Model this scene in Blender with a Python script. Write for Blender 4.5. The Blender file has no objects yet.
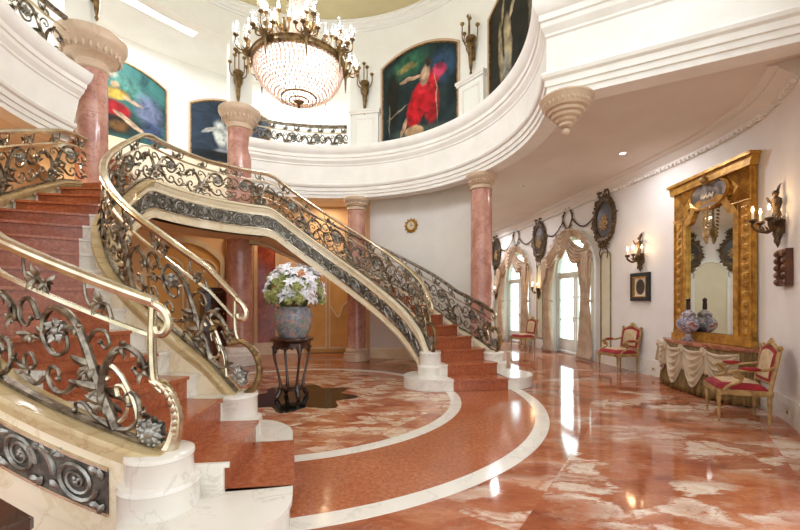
import bpy, math, random
from mathutils import Vector, Matrix
random.seed(7)
sin, cos, pi, R = math.sin, math.cos, math.pi, math.radians
COL = bpy.context.scene.collection
sc = bpy.context.scene

# ------------------------------------------------------------------ materials
def lin(c):
    out = []
    for v in c[:3]:
        v = v / 255.0
        out.append(v / 12.92 if v <= 0.04045 else ((v + 0.055) / 1.055) ** 2.4)
    return (out[0], out[1], out[2], 1.0)

class NT:
    def __init__(s, name):
        s.m = bpy.data.materials.new(name); s.m.use_nodes = True
        s.t = s.m.node_tree; s.b = s.t.nodes['Principled BSDF']; s.out = s.t.nodes['Material Output']
        s._co = None
    def n(s, typ, **kw):
        nd = s.t.nodes.new(typ)
        for k, v in kw.items(): setattr(nd, k, v)
        return nd
    def l(s, a, b): s.t.links.new(a, b)
    def co(s, uv=False):
        if s._co is None: s._co = s.n('ShaderNodeTexCoord')
        return s._co.outputs['UV' if uv else 'Object']
    def noise(s, scale, detail=4, rough=.55, dist=0, vec=None):
        nd = s.n('ShaderNodeTexNoise'); nd.inputs['Scale'].default_value = scale
        nd.inputs['Detail'].default_value = detail; nd.inputs['Roughness'].default_value = rough
        nd.inputs['Distortion'].default_value = dist
        s.l(vec if vec is not None else s.co(), nd.inputs['Vector']); return nd.outputs['Fac']
    def ramp(s, fac, stops, interp='LINEAR'):
        nd = s.n('ShaderNodeValToRGB'); cr = nd.color_ramp; cr.interpolation = interp
        while len(cr.elements) < len(stops): cr.elements.new(.5)
        for e, (p, c) in zip(cr.elements, stops):
            e.position = p; e.color = lin(c)
        s.l(fac, nd.inputs['Fac']); return nd.outputs['Color']
    def val(s, fac, a, b, c=0.0, d=1.0):
        nd = s.n('ShaderNodeMapRange'); nd.inputs[1].default_value = a; nd.inputs[2].default_value = b
        nd.inputs[3].default_value = c; nd.inputs[4].default_value = d
        s.l(fac, nd.inputs[0]); return nd.outputs[0]
    def mix(s, fac, a, b, mode='MIX'):
        nd = s.n('ShaderNodeMix', data_type='RGBA', blend_type=mode)
        if isinstance(fac, float): nd.inputs[0].default_value = fac
        else: s.l(fac, nd.inputs[0])
        for v, i in ((a, 6), (b, 7)):
            if isinstance(v, tuple): nd.inputs[i].default_value = lin(v)
            else: s.l(v, nd.inputs[i])
        return nd.outputs[2]
    def bump(s, h, strength=.3, dist=.01):
        nd = s.n('ShaderNodeBump'); nd.inputs['Strength'].default_value = strength
        nd.inputs['Distance'].default_value = dist; s.l(h, nd.inputs['Height'])
        s.l(nd.outputs['Normal'], s.b.inputs['Normal'])
    def set(s, rough=.5, metal=0.0, coat=0.0, spec=.5):
        s.b.inputs['Roughness'].default_value = rough; s.b.inputs['Metallic'].default_value = metal
        s.b.inputs['Coat Weight'].default_value = coat; s.b.inputs['Specular IOR Level'].default_value = spec
        return s

def simple(name, c1, c2=None, scale=6, rough=.5, metal=0.0, bump=0, bscale=40, coat=0.0, stops=(.35, .65), dist=0.0):
    t = NT(name); c2 = c2 or tuple(max(0, v - 8) for v in c1)
    t.l(t.ramp(t.noise(scale, dist=dist), [(stops[0], c1), (stops[1], c2)]), t.b.inputs['Base Color'])
    t.set(rough, metal, coat)
    if bump: t.bump(t.noise(bscale), bump)
    return t.m

def marble_floor(name, reds, creams, vein, sc1=.55, slab=1.2, rough=.07, patch=(.5, .62)):
    t = NT(name); co = t.co()
    # rectangular slabs, each cut from a different place of the stone
    br = t.n('ShaderNodeTexVoronoi', feature='F1', distance='CHEBYCHEV')
    br.inputs['Scale'].default_value = 1 / slab; br.inputs['Randomness'].default_value = 0
    mp = t.n('ShaderNodeMapping'); mp.inputs['Rotation'].default_value = (0, 0, R(35)); t.l(co, mp.inputs['Vector'])
    t.l(mp.outputs[0], br.inputs['Vector'])
    off = t.n('ShaderNodeVectorMath', operation='SCALE'); off.inputs['Scale'].default_value = 7
    t.l(br.outputs['Color'], off.inputs[0])
    ad = t.n('ShaderNodeVectorMath', operation='ADD'); t.l(co, ad.inputs[0]); t.l(off.outputs[0], ad.inputs[1])
    st = t.n('ShaderNodeMapping'); st.inputs['Scale'].default_value = (1.0, 2.0, 1); st.inputs['Rotation'].default_value = (0, 0, R(25))
    t.l(ad.outputs[0], st.inputs['Vector']); v = st.outputs[0]
    w = t.n('ShaderNodeTexNoise'); w.inputs['Scale'].default_value = 1.3; w.inputs['Detail'].default_value = 9; w.inputs['Roughness'].default_value = .62; t.l(v, w.inputs['Vector'])
    ws = t.n('ShaderNodeVectorMath', operation='MULTIPLY_ADD'); ws.inputs[1].default_value = (1.1, 1.1, 1.1)
    t.l(w.outputs['Color'], ws.inputs[0]); t.l(v, ws.inputs[2]); vv = ws.outputs[0]
    base = t.ramp(t.noise(sc1 * 2.2, 7, .62, vec=vv), [(.3, reds[0]), (.48, reds[1]), (.66, reds[2])])
    vo = t.n('ShaderNodeTexVoronoi', feature='F1'); vo.inputs['Scale'].default_value = sc1 * 3.4; t.l(vv, vo.inputs['Vector'])
    sep = t.n('ShaderNodeSeparateColor'); t.l(vo.outputs['Color'], sep.inputs[0])
    cm = t.n('ShaderNodeMath', operation='MULTIPLY'); 
    big = t.val(t.noise(sc1 * .9, 3, .5, vec=v), patch[0], patch[1])
    t.l(big, cm.inputs[0]); t.l(t.val(sep.outputs[0], .28, .42), cm.inputs[1])
    ed = t.n('ShaderNodeTexVoronoi', feature='DISTANCE_TO_EDGE'); ed.inputs['Scale'].default_value = sc1 * 3.4; t.l(vv, ed.inputs['Vector'])
    m2 = t.n('ShaderNodeMath', operation='MULTIPLY'); t.l(cm.outputs[0], m2.inputs[0]); t.l(t.val(ed.outputs['Distance'], .0, .1), m2.inputs[1])
    cream = t.ramp(t.noise(5, 6, .6, vec=vv), [(.3, creams[0]), (.7, creams[1])])
    fr = t.n('ShaderNodeMath', operation='MULTIPLY'); t.l(m2.outputs[0], fr.inputs[0]); t.l(t.val(t.noise(sc1 * 9, 8, .7, 1.0, vec=vv), .36, .47), fr.inputs[1])
    pk = t.val(t.noise(sc1 * 3.2, 9, .72, .8, vec=vv), .52, .68, 0, .4)
    c = t.mix(fr.outputs[0], t.mix(pk, base, creams[1]), cream)
    vn = t.val(t.noise(sc1 * 5, 8, .7, 1.5, vec=vv), .49, .515); 
    vn2 = t.n('ShaderNodeMath', operation='PINGPONG'); vn2.inputs[1].default_value = .5; t.l(vn, vn2.inputs[0])
    c = t.mix(t.val(vn2.outputs[0], .1, .5, 0, .75), c, vein)
    t.l(c, t.b.inputs['Base Color']); t.set(rough, 0, 0, .5)
    return t.m

def stone(name, base, vein, scale=2.2, rough=.18, width=.06, blotch=None):
    t = NT(name)
    n1 = t.noise(scale, 8, .62, 1.2)
    v = t.n('ShaderNodeMath', operation='SUBTRACT'); v.inputs[1].default_value = .5; t.l(n1, v.inputs[0])
    a = t.n('ShaderNodeMath', operation='ABSOLUTE'); t.l(v.outputs[0], a.inputs[0])
    b2 = blotch or tuple(max(0, x - 14) for x in base)
    c = t.ramp(t.noise(scale * .8, 5, .55, .6), [(.35, base), (.65, b2)])
    c = t.mix(t.val(a.outputs[0], 0, width, .8, 0), c, vein)
    t.l(c, t.b.inputs['Base Color']); t.set(rough)
    return t.m

def granite(name, c1, c2, c3, rough=.12):
    t = NT(name)
    c = t.ramp(t.noise(26, 8, .75), [(.32, c1), (.5, c2), (.68, c3)])
    c = t.mix(t.val(t.noise(1.6, 4), .35, .65, 0, .35), c, c1)
    t.l(c, t.b.inputs['Base Color']); t.set(rough); return t.m

def emit(name, col, strength, base=None):
    t = NT(name); t.b.inputs['Base Color'].default_value = lin(base or col)
    t.b.inputs['Emission Color'].default_value = lin(col); t.b.inputs['Emission Strength'].default_value = strength
    return t.m

def painting_mat(name, back, blobs, grad=None):
    """back: two background tones; blobs: (u, v, ru, rv, angle, colour, softness)"""
    t = NT(name); uv = t.co(True)
    w = t.n('ShaderNodeTexNoise'); w.inputs['Scale'].default_value = 5; w.inputs['Detail'].default_value = 5; t.l(uv, w.inputs['Vector'])
    ws = t.n('ShaderNodeVectorMath', operation='MULTIPLY_ADD'); ws.inputs[1].default_value = (.09, .09, 0); ws.inputs[2].default_value = (-.045, -.045, 0)
    t.l(w.outputs['Color'], ws.inputs[0])
    ad = t.n('ShaderNodeVectorMath', operation='ADD'); t.l(uv, ad.inputs[0]); t.l(ws.outputs[0], ad.inputs[1])
    c = t.ramp(t.noise(3.2, 6, .6, .8, vec=uv), [(.36, back[0]), (.64, back[1])])
    for (u, v, ru, rv, an, col, soft) in blobs:
        mp = t.n('ShaderNodeMapping', vector_type='TEXTURE')
        mp.inputs['Location'].default_value = (u, v, 0); mp.inputs['Rotation'].default_value = (0, 0, R(an)); mp.inputs['Scale'].default_value = (ru, rv, 1)
        t.l(ad.outputs[0], mp.inputs['Vector'])
        fl = t.n('ShaderNodeVectorMath', operation='MULTIPLY'); fl.inputs[1].default_value = (1, 1, 0); t.l(mp.outputs[0], fl.inputs[0])
        ln = t.n('ShaderNodeVectorMath', operation='LENGTH'); t.l(fl.outputs[0], ln.inputs[0])
        dk = tuple(int(x * .6) for x in col)
        cc = t.ramp(t.noise(9, 4, .6, .5, vec=uv), [(.38, col), (.66, dk)])
        c = t.mix(t.val(ln.outputs['Value'], 1 - soft, 1, 1, 0), c, cc)
    t.l(c, t.b.inputs['Base Color']); t.set(.6, 0, 0, .25); return t.m

M = {}
M['floor'] = marble_floor('rosso_marble', [(126, 64, 40), (160, 90, 57), (184, 122, 88)], [(222, 206, 188), (202, 174, 150)], (108, 52, 34), sc1=.62, slab=1.7, patch=(.5, .6))
M['centre'] = marble_floor('breccia_marble', [(138, 70, 46), (170, 100, 68), (196, 142, 108)], [(232, 214, 190), (216, 184, 154)], (114, 52, 38), sc1=.95, slab=1.1, patch=(.4, .52), rough=.09)
M['granite'] = granite('red_granite', (140, 76, 46), (174, 102, 66), (196, 130, 92))
M['tread'] = granite('tread_granite', (140, 72, 44), (174, 98, 62), (198, 126, 88), .16)
M['riser'] = granite('riser_granite', (140, 70, 44), (170, 94, 60), (194, 120, 84), .2)
M['white_marble'] = stone('white_marble', (232, 226, 214), (206, 198, 186), 1.8, .14, .02, (224, 216, 203))
M['cream_marble'] = stone('cream_marble', (238, 224, 196), (218, 198, 160), 1.5, .16, .03, (228, 211, 178))
M['onyx'] = stone('honey_onyx', (206, 184, 140), (176, 148, 100), 2.5, .14, .05, (190, 164, 118))
M['pink_marble'] = stone('pink_marble', (208, 160, 142), (160, 104, 90), 3.4, .13, .02, (174, 118, 102))
M['red_marble'] = stone('red_marble', (172, 82, 56), (116, 46, 32), 3.0, .2, .05, (126, 52, 38))
M['cap_stone'] = stone('capital_stone', (206, 180, 154), (190, 162, 136), 3.0, .35, .03, (198, 170, 144))
M['black_marble'] = stone('black_green_marble', (24, 26, 22), (52, 58, 46), 3.0, .1, .02, (16, 18, 16))
M['wall'] = simple('warm_white_plaster', (234, 230, 224), (229, 224, 217), 2, .7)
M['upper'] = simple('upper_white_plaster', (241, 240, 234), (237, 235, 228), 2, .7)
M['ceil'] = simple('ceiling_plaster', (228, 220, 211), (222, 213, 203), 1.5, .75)
M['trimw'] = simple('moulding_white', (240, 236, 230), (234, 229, 221), 3, .45)
M['frieze'] = simple('frieze_plaster', (236, 228, 214), (222, 212, 194), 7, .6)
M['soffit'] = simple('soffit_plaster', (226, 204, 172), (216, 192, 158), 2, .6)
M['dome'] = simple('dome_paint', (216, 204, 160), (208, 195, 150), 2, .7)
M['yellow'] = simple('ochre_paint', (222, 178, 106), (206, 160, 88), 2.5, .55)
M['beigewall'] = simple('beige_plaster', (222, 190, 152), (212, 178, 138), 2, .65)
M['bronze'] = simple('dark_bronze', (154, 142, 124), (84, 72, 60), 14, .28, .88, .2, 60)
M['brass'] = simple('pale_brass', (224, 212, 188), (194, 178, 148), 8, .24, .95)
M['silver'] = simple('tarnished_relief_metal', (172, 168, 158), (110, 106, 98), 10, .34, .7, .3, 50)
M['reliefbg'] = simple('relief_ground', (112, 106, 96), (74, 68, 60), 12, .45, .5, .4, 40)
M['gold'] = simple('gilt_wood', (206, 158, 70), (156, 108, 40), 9, .36, .55, .35, 60)
M['goldpale'] = simple('worn_gilt', (190, 158, 104), (146, 112, 64), 12, .42, .3, .3, 60)
M['oldgold'] = simple('antique_bronze_gilt', (150, 120, 74), (84, 62, 38), 12, .38, .6, .3, 60)
M['darkwood'] = simple('dark_mahogany', (74, 40, 26), (44, 22, 14), 5, .22, 0, 0, 40, .3)
M['brownwood'] = simple('brown_wood', (110, 66, 40), (76, 42, 26), 6, .3)
M['redfab'] = simple('red_velvet', (158, 28, 36), (126, 16, 26), 10, .75, 0, .3, 200)
M['beigefab'] = simple('beige_tapestry', (206, 182, 146), (184, 156, 118), 14, .8, 0, .3, 200)
M['silk'] = simple('champagne_silk', (214, 190, 162), (190, 160, 130), 5, .42, 0, .15, 60)
M['creamsilk'] = simple('cream_silk', (208, 190, 162), (186, 164, 134), 5, .45, 0, .15, 60)
M['olivesilk'] = simple('olive_gold_silk', (142, 110, 58), (112, 82, 38), 6, .5, 0, .15, 60)
M['greengold'] = simple('green_gold_moulding', (142, 132, 84), (110, 100, 60), 8, .4, .2)
M['panelgreen'] = simple('pale_celadon_paint', (222, 216, 190), (214, 207, 178), 2, .6)
M['winframe'] = simple('window_paint', (238, 238, 232), (230, 231, 224), 3, .4)
M['black'] = simple('black_lacquer', (30, 24, 20), (18, 14, 12), 6, .3)
M['oval'] = simple('dark_oval_glass', (40, 34, 28), (70, 58, 44), 4, .4)
M['darkgilt'] = simple('darkened_gilt', (112, 88, 56), (58, 44, 28), 12, .42, .5, .3, 60)
M['cream'] = simple('cream_paint', (226, 214, 188), (214, 200, 170), 5, .6)
M['lily'] = simple('white_petal', (248, 246, 246), (232, 228, 238), 8, .5)
M['green'] = simple('leaf_green', (104, 128, 60), (62, 88, 36), 8, .5)
M['lime'] = simple('lime_petal', (192, 192, 126), (156, 164, 96), 16, .6)
M['peach'] = simple('peach_petal', (206, 148, 104), (170, 104, 74), 10, .6)
M['vent'] = simple('vent_grey', (150, 152, 150), (130, 132, 130), 6, .5)
M['candle'] = simple('candle_sleeve', (246, 240, 224), (238, 230, 210), 6, .6)
M['flame'] = emit('lit_bulb', (255, 222, 170), 22)
M['flamew'] = emit('chandelier_bulb', (255, 240, 220), 14)
M['down'] = emit('downlight_lens', (255, 244, 226), 14)
M['strip'] = emit('light_cove', (255, 252, 246), 5)
def porcelain(name, c1, c2, c3, c4):
    t = NT(name)
    c = t.ramp(t.noise(7, 5, .6, .8), [(.36, c1), (.48, c2), (.56, c1), (.66, c3)])
    c = t.mix(t.val(t.noise(13, 4, .6), .54, .62, 0, .85), c, c4)
    t.l(c, t.b.inputs['Base Color']); t.set(.12, 0, .4); return t.m
M['porcelain'] = porcelain('painted_porcelain', (150, 146, 144), (98, 108, 122), (104, 130, 112), (184, 140, 132))
M['imari'] = porcelain('imari_porcelain', (198, 188, 186), (88, 84, 112), (150, 74, 66), (120, 96, 104))
def glassy(name, col, tr=.85, rough=.03):
    t = NT(name); n = t.t.nodes
    tb = t.n('ShaderNodeBsdfTransparent'); tb.inputs[0].default_value = lin(col)
    gl = t.n('ShaderNodeBsdfGlossy'); gl.inputs['Roughness'].default_value = rough
    mx = t.n('ShaderNodeMixShader'); mx.inputs[0].default_value = 1 - tr
    t.l(tb.outputs[0], mx.inputs[1]); t.l(gl.outputs[0], mx.inputs[2]); t.l(mx.outputs[0], t.out.inputs['Surface'])
    return t.m
M['pane'] = glassy('window_glass', (240, 248, 246), .9)
M['hurricane'] = glassy('clear_glass_shade', (250, 250, 250), .82, .05)
def crystal():
    t = NT('crystal'); 
    tl = t.n('ShaderNodeBsdfTranslucent'); tl.inputs[0].default_value = lin((255, 244, 234))
    gl = t.n('ShaderNodeBsdfGlossy'); gl.inputs['Roughness'].default_value = .08; gl.inputs[0].default_value = lin((255, 248, 244))
    df = t.n('ShaderNodeBsdfDiffuse'); df.inputs[0].default_value = lin((252, 236, 228))
    m1 = t.n('ShaderNodeMixShader'); m1.inputs[0].default_value = .3; t.l(tl.outputs[0], m1.inputs[1]); t.l(df.outputs[0], m1.inputs[2])
    m2 = t.n('ShaderNodeMixShader'); m2.inputs[0].default_value = .3; t.l(m1.outputs[0], m2.inputs[1]); t.l(gl.outputs[0], m2.inputs[2])
    t.l(m2.outputs[0], t.out.inputs['Surface']); return t.m
M['crystal'] = crystal()
tm = NT('mirror_glass'); tm.b.inputs['Base Color'].default_value = lin((226, 232, 226)); tm.set(.02, 1.0); M['mirror'] = tm.m

# ------------------------------------------------------------------ mesh builder
class MB:
    def __init__(s): s.v = []; s.f = []; s.uv = None
    def add(s, vs, fs):
        o = len(s.v); s.v += [tuple(p) for p in vs]; s.f += [tuple(i + o for i in f) for f in fs]; return s
    def box(s, x0, x1, y0, y1, z0, z1):
        vs = [(x, y, z) for z in (z0, z1) for y in (y0, y1) for x in (x0, x1)]
        return s.add(vs, [(0, 2, 3, 1), (4, 5, 7, 6), (0, 1, 5, 4), (2, 6, 7, 3), (0, 4, 6, 2), (1, 3, 7, 5)])
    def cbox(s, c, d, rz=0):
        o = len(s.v); s.box(-d[0] / 2, d[0] / 2, -d[1] / 2, d[1] / 2, -d[2] / 2, d[2] / 2)
        ca, sa = cos(rz), sin(rz)
        for i in range(o, len(s.v)):
            x, y, z = s.v[i]; s.v[i] = (x * ca - y * sa + c[0], x * sa + y * ca + c[1], z + c[2])
        return s
    def rbox(s, x0, x1, y0, y1, z0, z1, r=.02):
        # box with chamfered vertical edges and a softened top
        pl = [(x0 + r, y0), (x1 - r, y0), (x1, y0 + r), (x1, y1 - r), (x1 - r, y1), (x0 + r, y1), (x0, y1 - r), (x0, y0 + r)]
        cx, cy = (x0 + x1) / 2, (y0 + y1) / 2
        k = lambda f: [(cx + (x - cx) * f[0], cy + (y - cy) * f[1]) for x, y in pl]
        f = (1 - r / max(1e-3, (x1 - x0)), 1 - r / max(1e-3, (y1 - y0)))
        rows = [(pl, z0), (pl, z1 - r * .6), (k(f), z1)]
        vs = [(x, y, z) for p, z in rows for x, y in p]; fs = []
        for j in range(2):
            for i in range(8): a = j * 8 + i; b = j * 8 + (i + 1) % 8; fs.append((a, b, b + 8, a + 8))
        fs += [tuple(range(7, -1, -1)), tuple(range(16, 24))]
        return s.add(vs, fs)
    def lathe(s, prof, c=(0, 0, 0), n=24, a0=0, a1=360, sx=1, sy=1, cap=True):
        full = abs(a1 - a0) >= 360; m = n if full else n + 1; vs = []
        for r, z in prof:
            for k in range(m):
                a = R(a0 + (a1 - a0) * k / n); vs.append((c[0] + r * cos(a) * sx, c[1] + r * sin(a) * sy, c[2] + z))
        fs = []
        for j in range(len(prof) - 1):
            for k in range(n):
                k2 = (k + 1) % m; fs.append((j * m + k, j * m + k2, (j + 1) * m + k2, (j + 1) * m + k))
        if full and cap is False and len(prof) > 2 and abs(prof[0][0] - prof[-1][0]) < .03:
            j = len(prof) - 1
            for k in range(n): k2 = (k + 1) % m; fs.append((j * m + k, j * m + k2, k2, k))
        if full and cap is True:
            if prof[0][0] > 1e-6: fs.append(tuple(range(m - 1, -1, -1)))
            if prof[-1][0] > 1e-6: fs.append(tuple((len(prof) - 1) * m + k for k in range(m)))
        return s.add(vs, fs)
    def ball(s, c, r, n=10, m=6):
        rx, ry, rz = (r, r, r) if not isinstance(r, tuple) else r
        prof = [(max(1e-5, sin(pi * j / m)), -cos(pi * j / m)) for j in range(m + 1)]
        o = len(s.v); s.lathe(prof, n=n)
        for i in range(o, len(s.v)):
            x, y, z = s.v[i]; s.v[i] = (c[0] + x * rx, c[1] + y * ry, c[2] + z * rz)
        return s
    def tube(s, pts, r, n=6, flat=1.0, up=None):
        pts = [Vector(p) for p in pts]; N = len(pts)
        rr = (lambda i: r[i]) if isinstance(r, (list, tuple)) else (lambda i: r)
        T = []
        for i in range(N):
            d = pts[min(i + 1, N - 1)] - pts[max(i - 1, 0)]
            T.append(d.normalized() if d.length > 1e-9 else Vector((0, 0, 1)))
        u = Vector(up) if up else (Vector((0, 0, 1)) if abs(T[0].z) < .9 else Vector((1, 0, 0)))
        vs = []
        for i in range(N):
            w = T[i].cross(u)
            if w.length < 1e-6: w = T[i].cross(Vector((1, 0, 0)) if abs(T[i].x) < .9 else Vector((0, 1, 0)))
            w.normalize(); q = w.cross(T[i]).normalized()
            if not up: u = q
            for k in range(n):
                a = 2 * pi * k / n; vs.append(tuple(pts[i] + (w * cos(a) * flat + q * sin(a)) * rr(i)))
        fs = [(i * n + k, i * n + (k + 1) % n, (i + 1) * n + (k + 1) % n, (i + 1) * n + k) for i in range(N - 1) for k in range(n)]
        fs += [tuple(range(n - 1, -1, -1)), tuple((N - 1) * n + k for k in range(n))]
        return s.add(vs, fs)
    def prism(s, poly, y0, y1):
        n = len(poly); vs = [(x, y0, z) for x, z in poly] + [(x, y1, z) for x, z in poly]
        fs = [tuple(range(n)), tuple(range(2 * n - 1, n - 1, -1))] + [(i, i + n, (i + 1) % n + n, (i + 1) % n) for i in range(n)]
        return s.add(vs, fs)
    def slab(s, poly, z0, z1):
        n = len(poly); vs = [(x, y, z0) for x, y in poly] + [(x, y, z1) for x, y in poly]
        fs = [tuple(range(n - 1, -1, -1)), tuple(range(n, 2 * n))] + [(i, (i + 1) % n, (i + 1) % n + n, i + n) for i in range(n)]
        return s.add(vs, fs)
    def grid(s, fn, nu, nv, closed=False):
        vs = [fn(i / nu, j / nv) for j in range(nv + 1) for i in range(nu + 1)]
        return s.add(vs, [(j * (nu + 1) + i, j * (nu + 1) + i + 1, (j + 1) * (nu + 1) + i + 1, (j + 1) * (nu + 1) + i) for j in range(nv) for i in range(nu)])
    def loft(s, rings, cap=True, closed=True):
        n = len(rings[0]); vs = [p for r in rings for p in r]; fs = []
        for j in range(len(rings) - 1):
            for k in range(n if closed else n - 1):
                fs.append((j * n + k, j * n + (k + 1) % n, (j + 1) * n + (k + 1) % n, (j + 1) * n + k))
        if cap and closed: fs += [tuple(range(n - 1, -1, -1)), tuple((len(rings) - 1) * n + k for k in range(n))]
        return s.add(vs, fs)
    def leaf(s, p, d, nrm, L, W, curl=.25):
        p = Vector(p); d = Vector(d).normalized(); nrm = Vector(nrm).normalized(); w = d.cross(nrm).normalized(); nrm = w.cross(d)
        rows = [(0, .18, 0), (.3, .95, .06), (.6, .75, .04), (.85, .35, -.05), (1, .04, -.2)]; vs = []
        for t, k, h in rows:
            c = p + d * L * t + nrm * (h * curl * 4 * L)
            vs += [tuple(c - w * W * k * .5), tuple(c + nrm * W * .22 * k), tuple(c + w * W * k * .5), tuple(c - nrm * W * .12 * k)]
        n = 4; fs = [(j * n + k, j * n + (k + 1) % n, (j + 1) * n + (k + 1) % n, (j + 1) * n + k) for j in range(4) for k in range(4)]
        fs += [(3, 2, 1, 0), (16, 17, 18, 19)]
        return s.add(vs, fs)
    def xf(s, mat, start=0):
        for i in range(start, len(s.v)): s.v[i] = tuple(mat @ Vector(s.v[i]))
        return s

def link(name, mb, m, parent=None, smooth=True, world=False, sharp=38, tri_uv=None):
    me = bpy.data.meshes.new(name)
    off = Vector((0, 0, 0))
    if world and parent is not None:
        p = parent
        while p is not None: off += p.location; p = p.parent
    me.from_pydata([tuple(Vector(v) - off) for v in mb.v] if world else mb.v, [], mb.f)
    import bmesh
    bm = bmesh.new(); bm.from_mesh(me); bmesh.ops.recalc_face_normals(bm, faces=bm.faces); bm.to_mesh(me); bm.free()
    if smooth:
        me.shade_smooth()
        try: me.set_sharp_from_angle(angle=R(sharp))
        except Exception: pass
    me.materials.append(M[m] if isinstance(m, str) else m)
    o = bpy.data.objects.new(name, me); COL.objects.link(o)
    if parent is not None: o.parent = parent
    return o
def tag(o, label=None, cat=None, group=None, kind=None):
    if label: o['label'] = label
    if cat: o['category'] = cat
    if group: o['group'] = group
    if kind: o['kind'] = kind
    return o
def thing(name, label, cat, loc=(0, 0, 0), rz=0, group=None):
    o = bpy.data.objects.new(name, None); COL.objects.link(o); o.location = loc; o.rotation_euler = (0, 0, rz)
    o.empty_display_size = .1
    return tag(o, label, cat, group)
def struct(name, mb, m, label=None, **kw):
    o = link(name, mb, m, **kw); o['kind'] = 'structure'
    if label: o['label'] = label
    return o
def copy_tree(o, parent=None):
    c = o.copy(); COL.objects.link(c)
    if parent is not None: c.parent = parent
    for ch in list(o.children): copy_tree(ch, c)
    return c
def place(o, loc, rz, label=None, group=None):
    o.location = loc; o.rotation_euler = (0, 0, rz)
    if label: o['label'] = label
    if group: o['group'] = group
    return o

# ------------------------------------------------------------------ geometry of the place
C = (-1.70, 6.24)                      # centre of the double staircase and of the round well above it
def pol(r, a, z=0): return (C[0] + r * cos(R(a)), C[1] + r * sin(R(a)), z)
def sweep(mb, prof, a0, a1, n, zf=None, zmin=None):
    """closed (r, z) profile carried round the centre from a0 to a1"""
    rings = []
    for k in range(n + 1):
        a = a0 + (a1 - a0) * k / n; zo = zf(a) if zf else 0
        rings.append([pol(r, a, (z + zo) if zmin is None else max(zmin, z + zo)) for r, z in prof])
    return mb.loft(rings)
def interp(x, pts):
    if x <= pts[0][0]: return pts[0][1]
    for (a, va), (b, vb) in zip(pts, pts[1:]):
        if x <= b: return va + (vb - va) * (x - a) / (b - a)
    return pts[-1][1]
DT, RZ = 6.9, .205                       # one tread in degrees, one riser
ZI = [(9, .58), (12.5, .62), (19, .93), (32, 1.33), (47, 1.74), (77, 2.58), (106, 3.44), (110, 3.50), (180, 3.50)]
ZO = [(10, .56), (13, .57), (30, .97), (41, 1.38), (60, 2.0), (106, 3.44), (110, 3.50), (180, 3.50)]
def zcap(t, inner=False): return interp(t, ZI if inner else ZO)
A0, B0 = 285.0, 8.0                    # first risers of the two flights
def tA(a): return A0 - a
def tB(a): return a - B0
def zinner(a): return zcap(min(tA(a), tB(a)), True)

def crv(P, n=8):
    out = []
    D = len(P[0])
    for i in range(len(P) - 1):
        p0 = P[max(i - 1, 0)]; p1 = P[i]; p2 = P[i + 1]; p3 = P[min(i + 2, len(P) - 1)]
        for k in range(n):
            t = k / n
            out.append(tuple(.5 * (2 * b + (c - a) * t + (2 * a - 5 * b + 4 * c - d) * t * t + (3 * b - a - 3 * c + d) * t ** 3) for a, b, c, d in zip(p0, p1, p2, p3)))
    out.append(tuple(P[-1])); return out
WP = [(3.60, 18.4), (3.85, 17.0), (4.05, 15.8), (4.35, 14.2), (4.62, 12.4), (4.85, 10.8), (5.02, 9.4), (5.18, 8.0), (5.26, 6.9), (5.20, 5.9), (5.03, 5.3), (4.72, 4.7), (4.3, 4.15), (3.7, 3.5), (3.0, 2.9)]
W = crv(WP, 24); WS = [0.0]
for p, q in zip(W, W[1:]): WS.append(WS[-1] + math.dist(p, q))
def wall(s, d=0.0):
    """point d metres into the room from the curved window wall at arc length s, with the facing angle"""
    i = 0
    while i < len(WS) - 2 and WS[i + 1] < s: i += 1
    f = (s - WS[i]) / (WS[i + 1] - WS[i]); p, q = W[i], W[i + 1]
    x, y = p[0] + (q[0] - p[0]) * f, p[1] + (q[1] - p[1]) * f
    k0, k1 = max(0, i - 6), min(len(W) - 1, i + 7)
    tx, ty = W[k1][0] - W[k0][0], W[k1][1] - W[k0][1]; L = math.hypot(tx, ty); tx /= L; ty /= L
    return (x + ty * d, y - tx * d, math.atan2(ty, tx))
def wall_thing(name, label, cat, s, d=0.0, z=0.0, group=None):
    x, y, rz = wall(s, d); return thing(name, label, cat, (x, y, z), rz, group)
def ring_thing(name, label, cat, a, r, z=0.0, group=None):
    return thing(name, label, cat, pol(r, a, z), R(a - 90), group)
# ------------------------------------------------------------------ the setting
WIN = [(7.40, .98), (3.95, .98)]       # arched window centres along the wall, half widths
SPR = 2.32
def wall_bottom(s):
    for c, h in WIN:
        if abs(s - c) < h: return SPR + math.sqrt(max(0, h * h - (s - c) ** 2))
    return 0.0
ss = set(x * .2 for x in range(0, int(WS[-1] / .2)))
for c, h in WIN:
    ss = {x for x in ss if not (abs(x - c) <= h + .03)}
    ss |= {c + h * math.sin(pi / 2 * k / 14) for k in range(-14, 15)}; ss |= {c - h - .002, c + h + .002}
ss = sorted(ss)
mb = MB(); rows = []
for s in ss:
    x, y, _ = wall(s); x2, y2, _ = wall(s, -.28); b = wall_bottom(s)
    if any(abs(abs(s - c) - h) < 1e-6 for c, h in WIN): b = SPR
    tz = 4.4 if s < 14.0 else 5.4
    rows.append([(x, y, b), (x, y, tz), (x2, y2, tz), (x2, y2, b)])
mb.loft(rows)
struct('wall_right', mb, 'wall', 'curved warm white wall along the window gallery', sharp=50)

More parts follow.
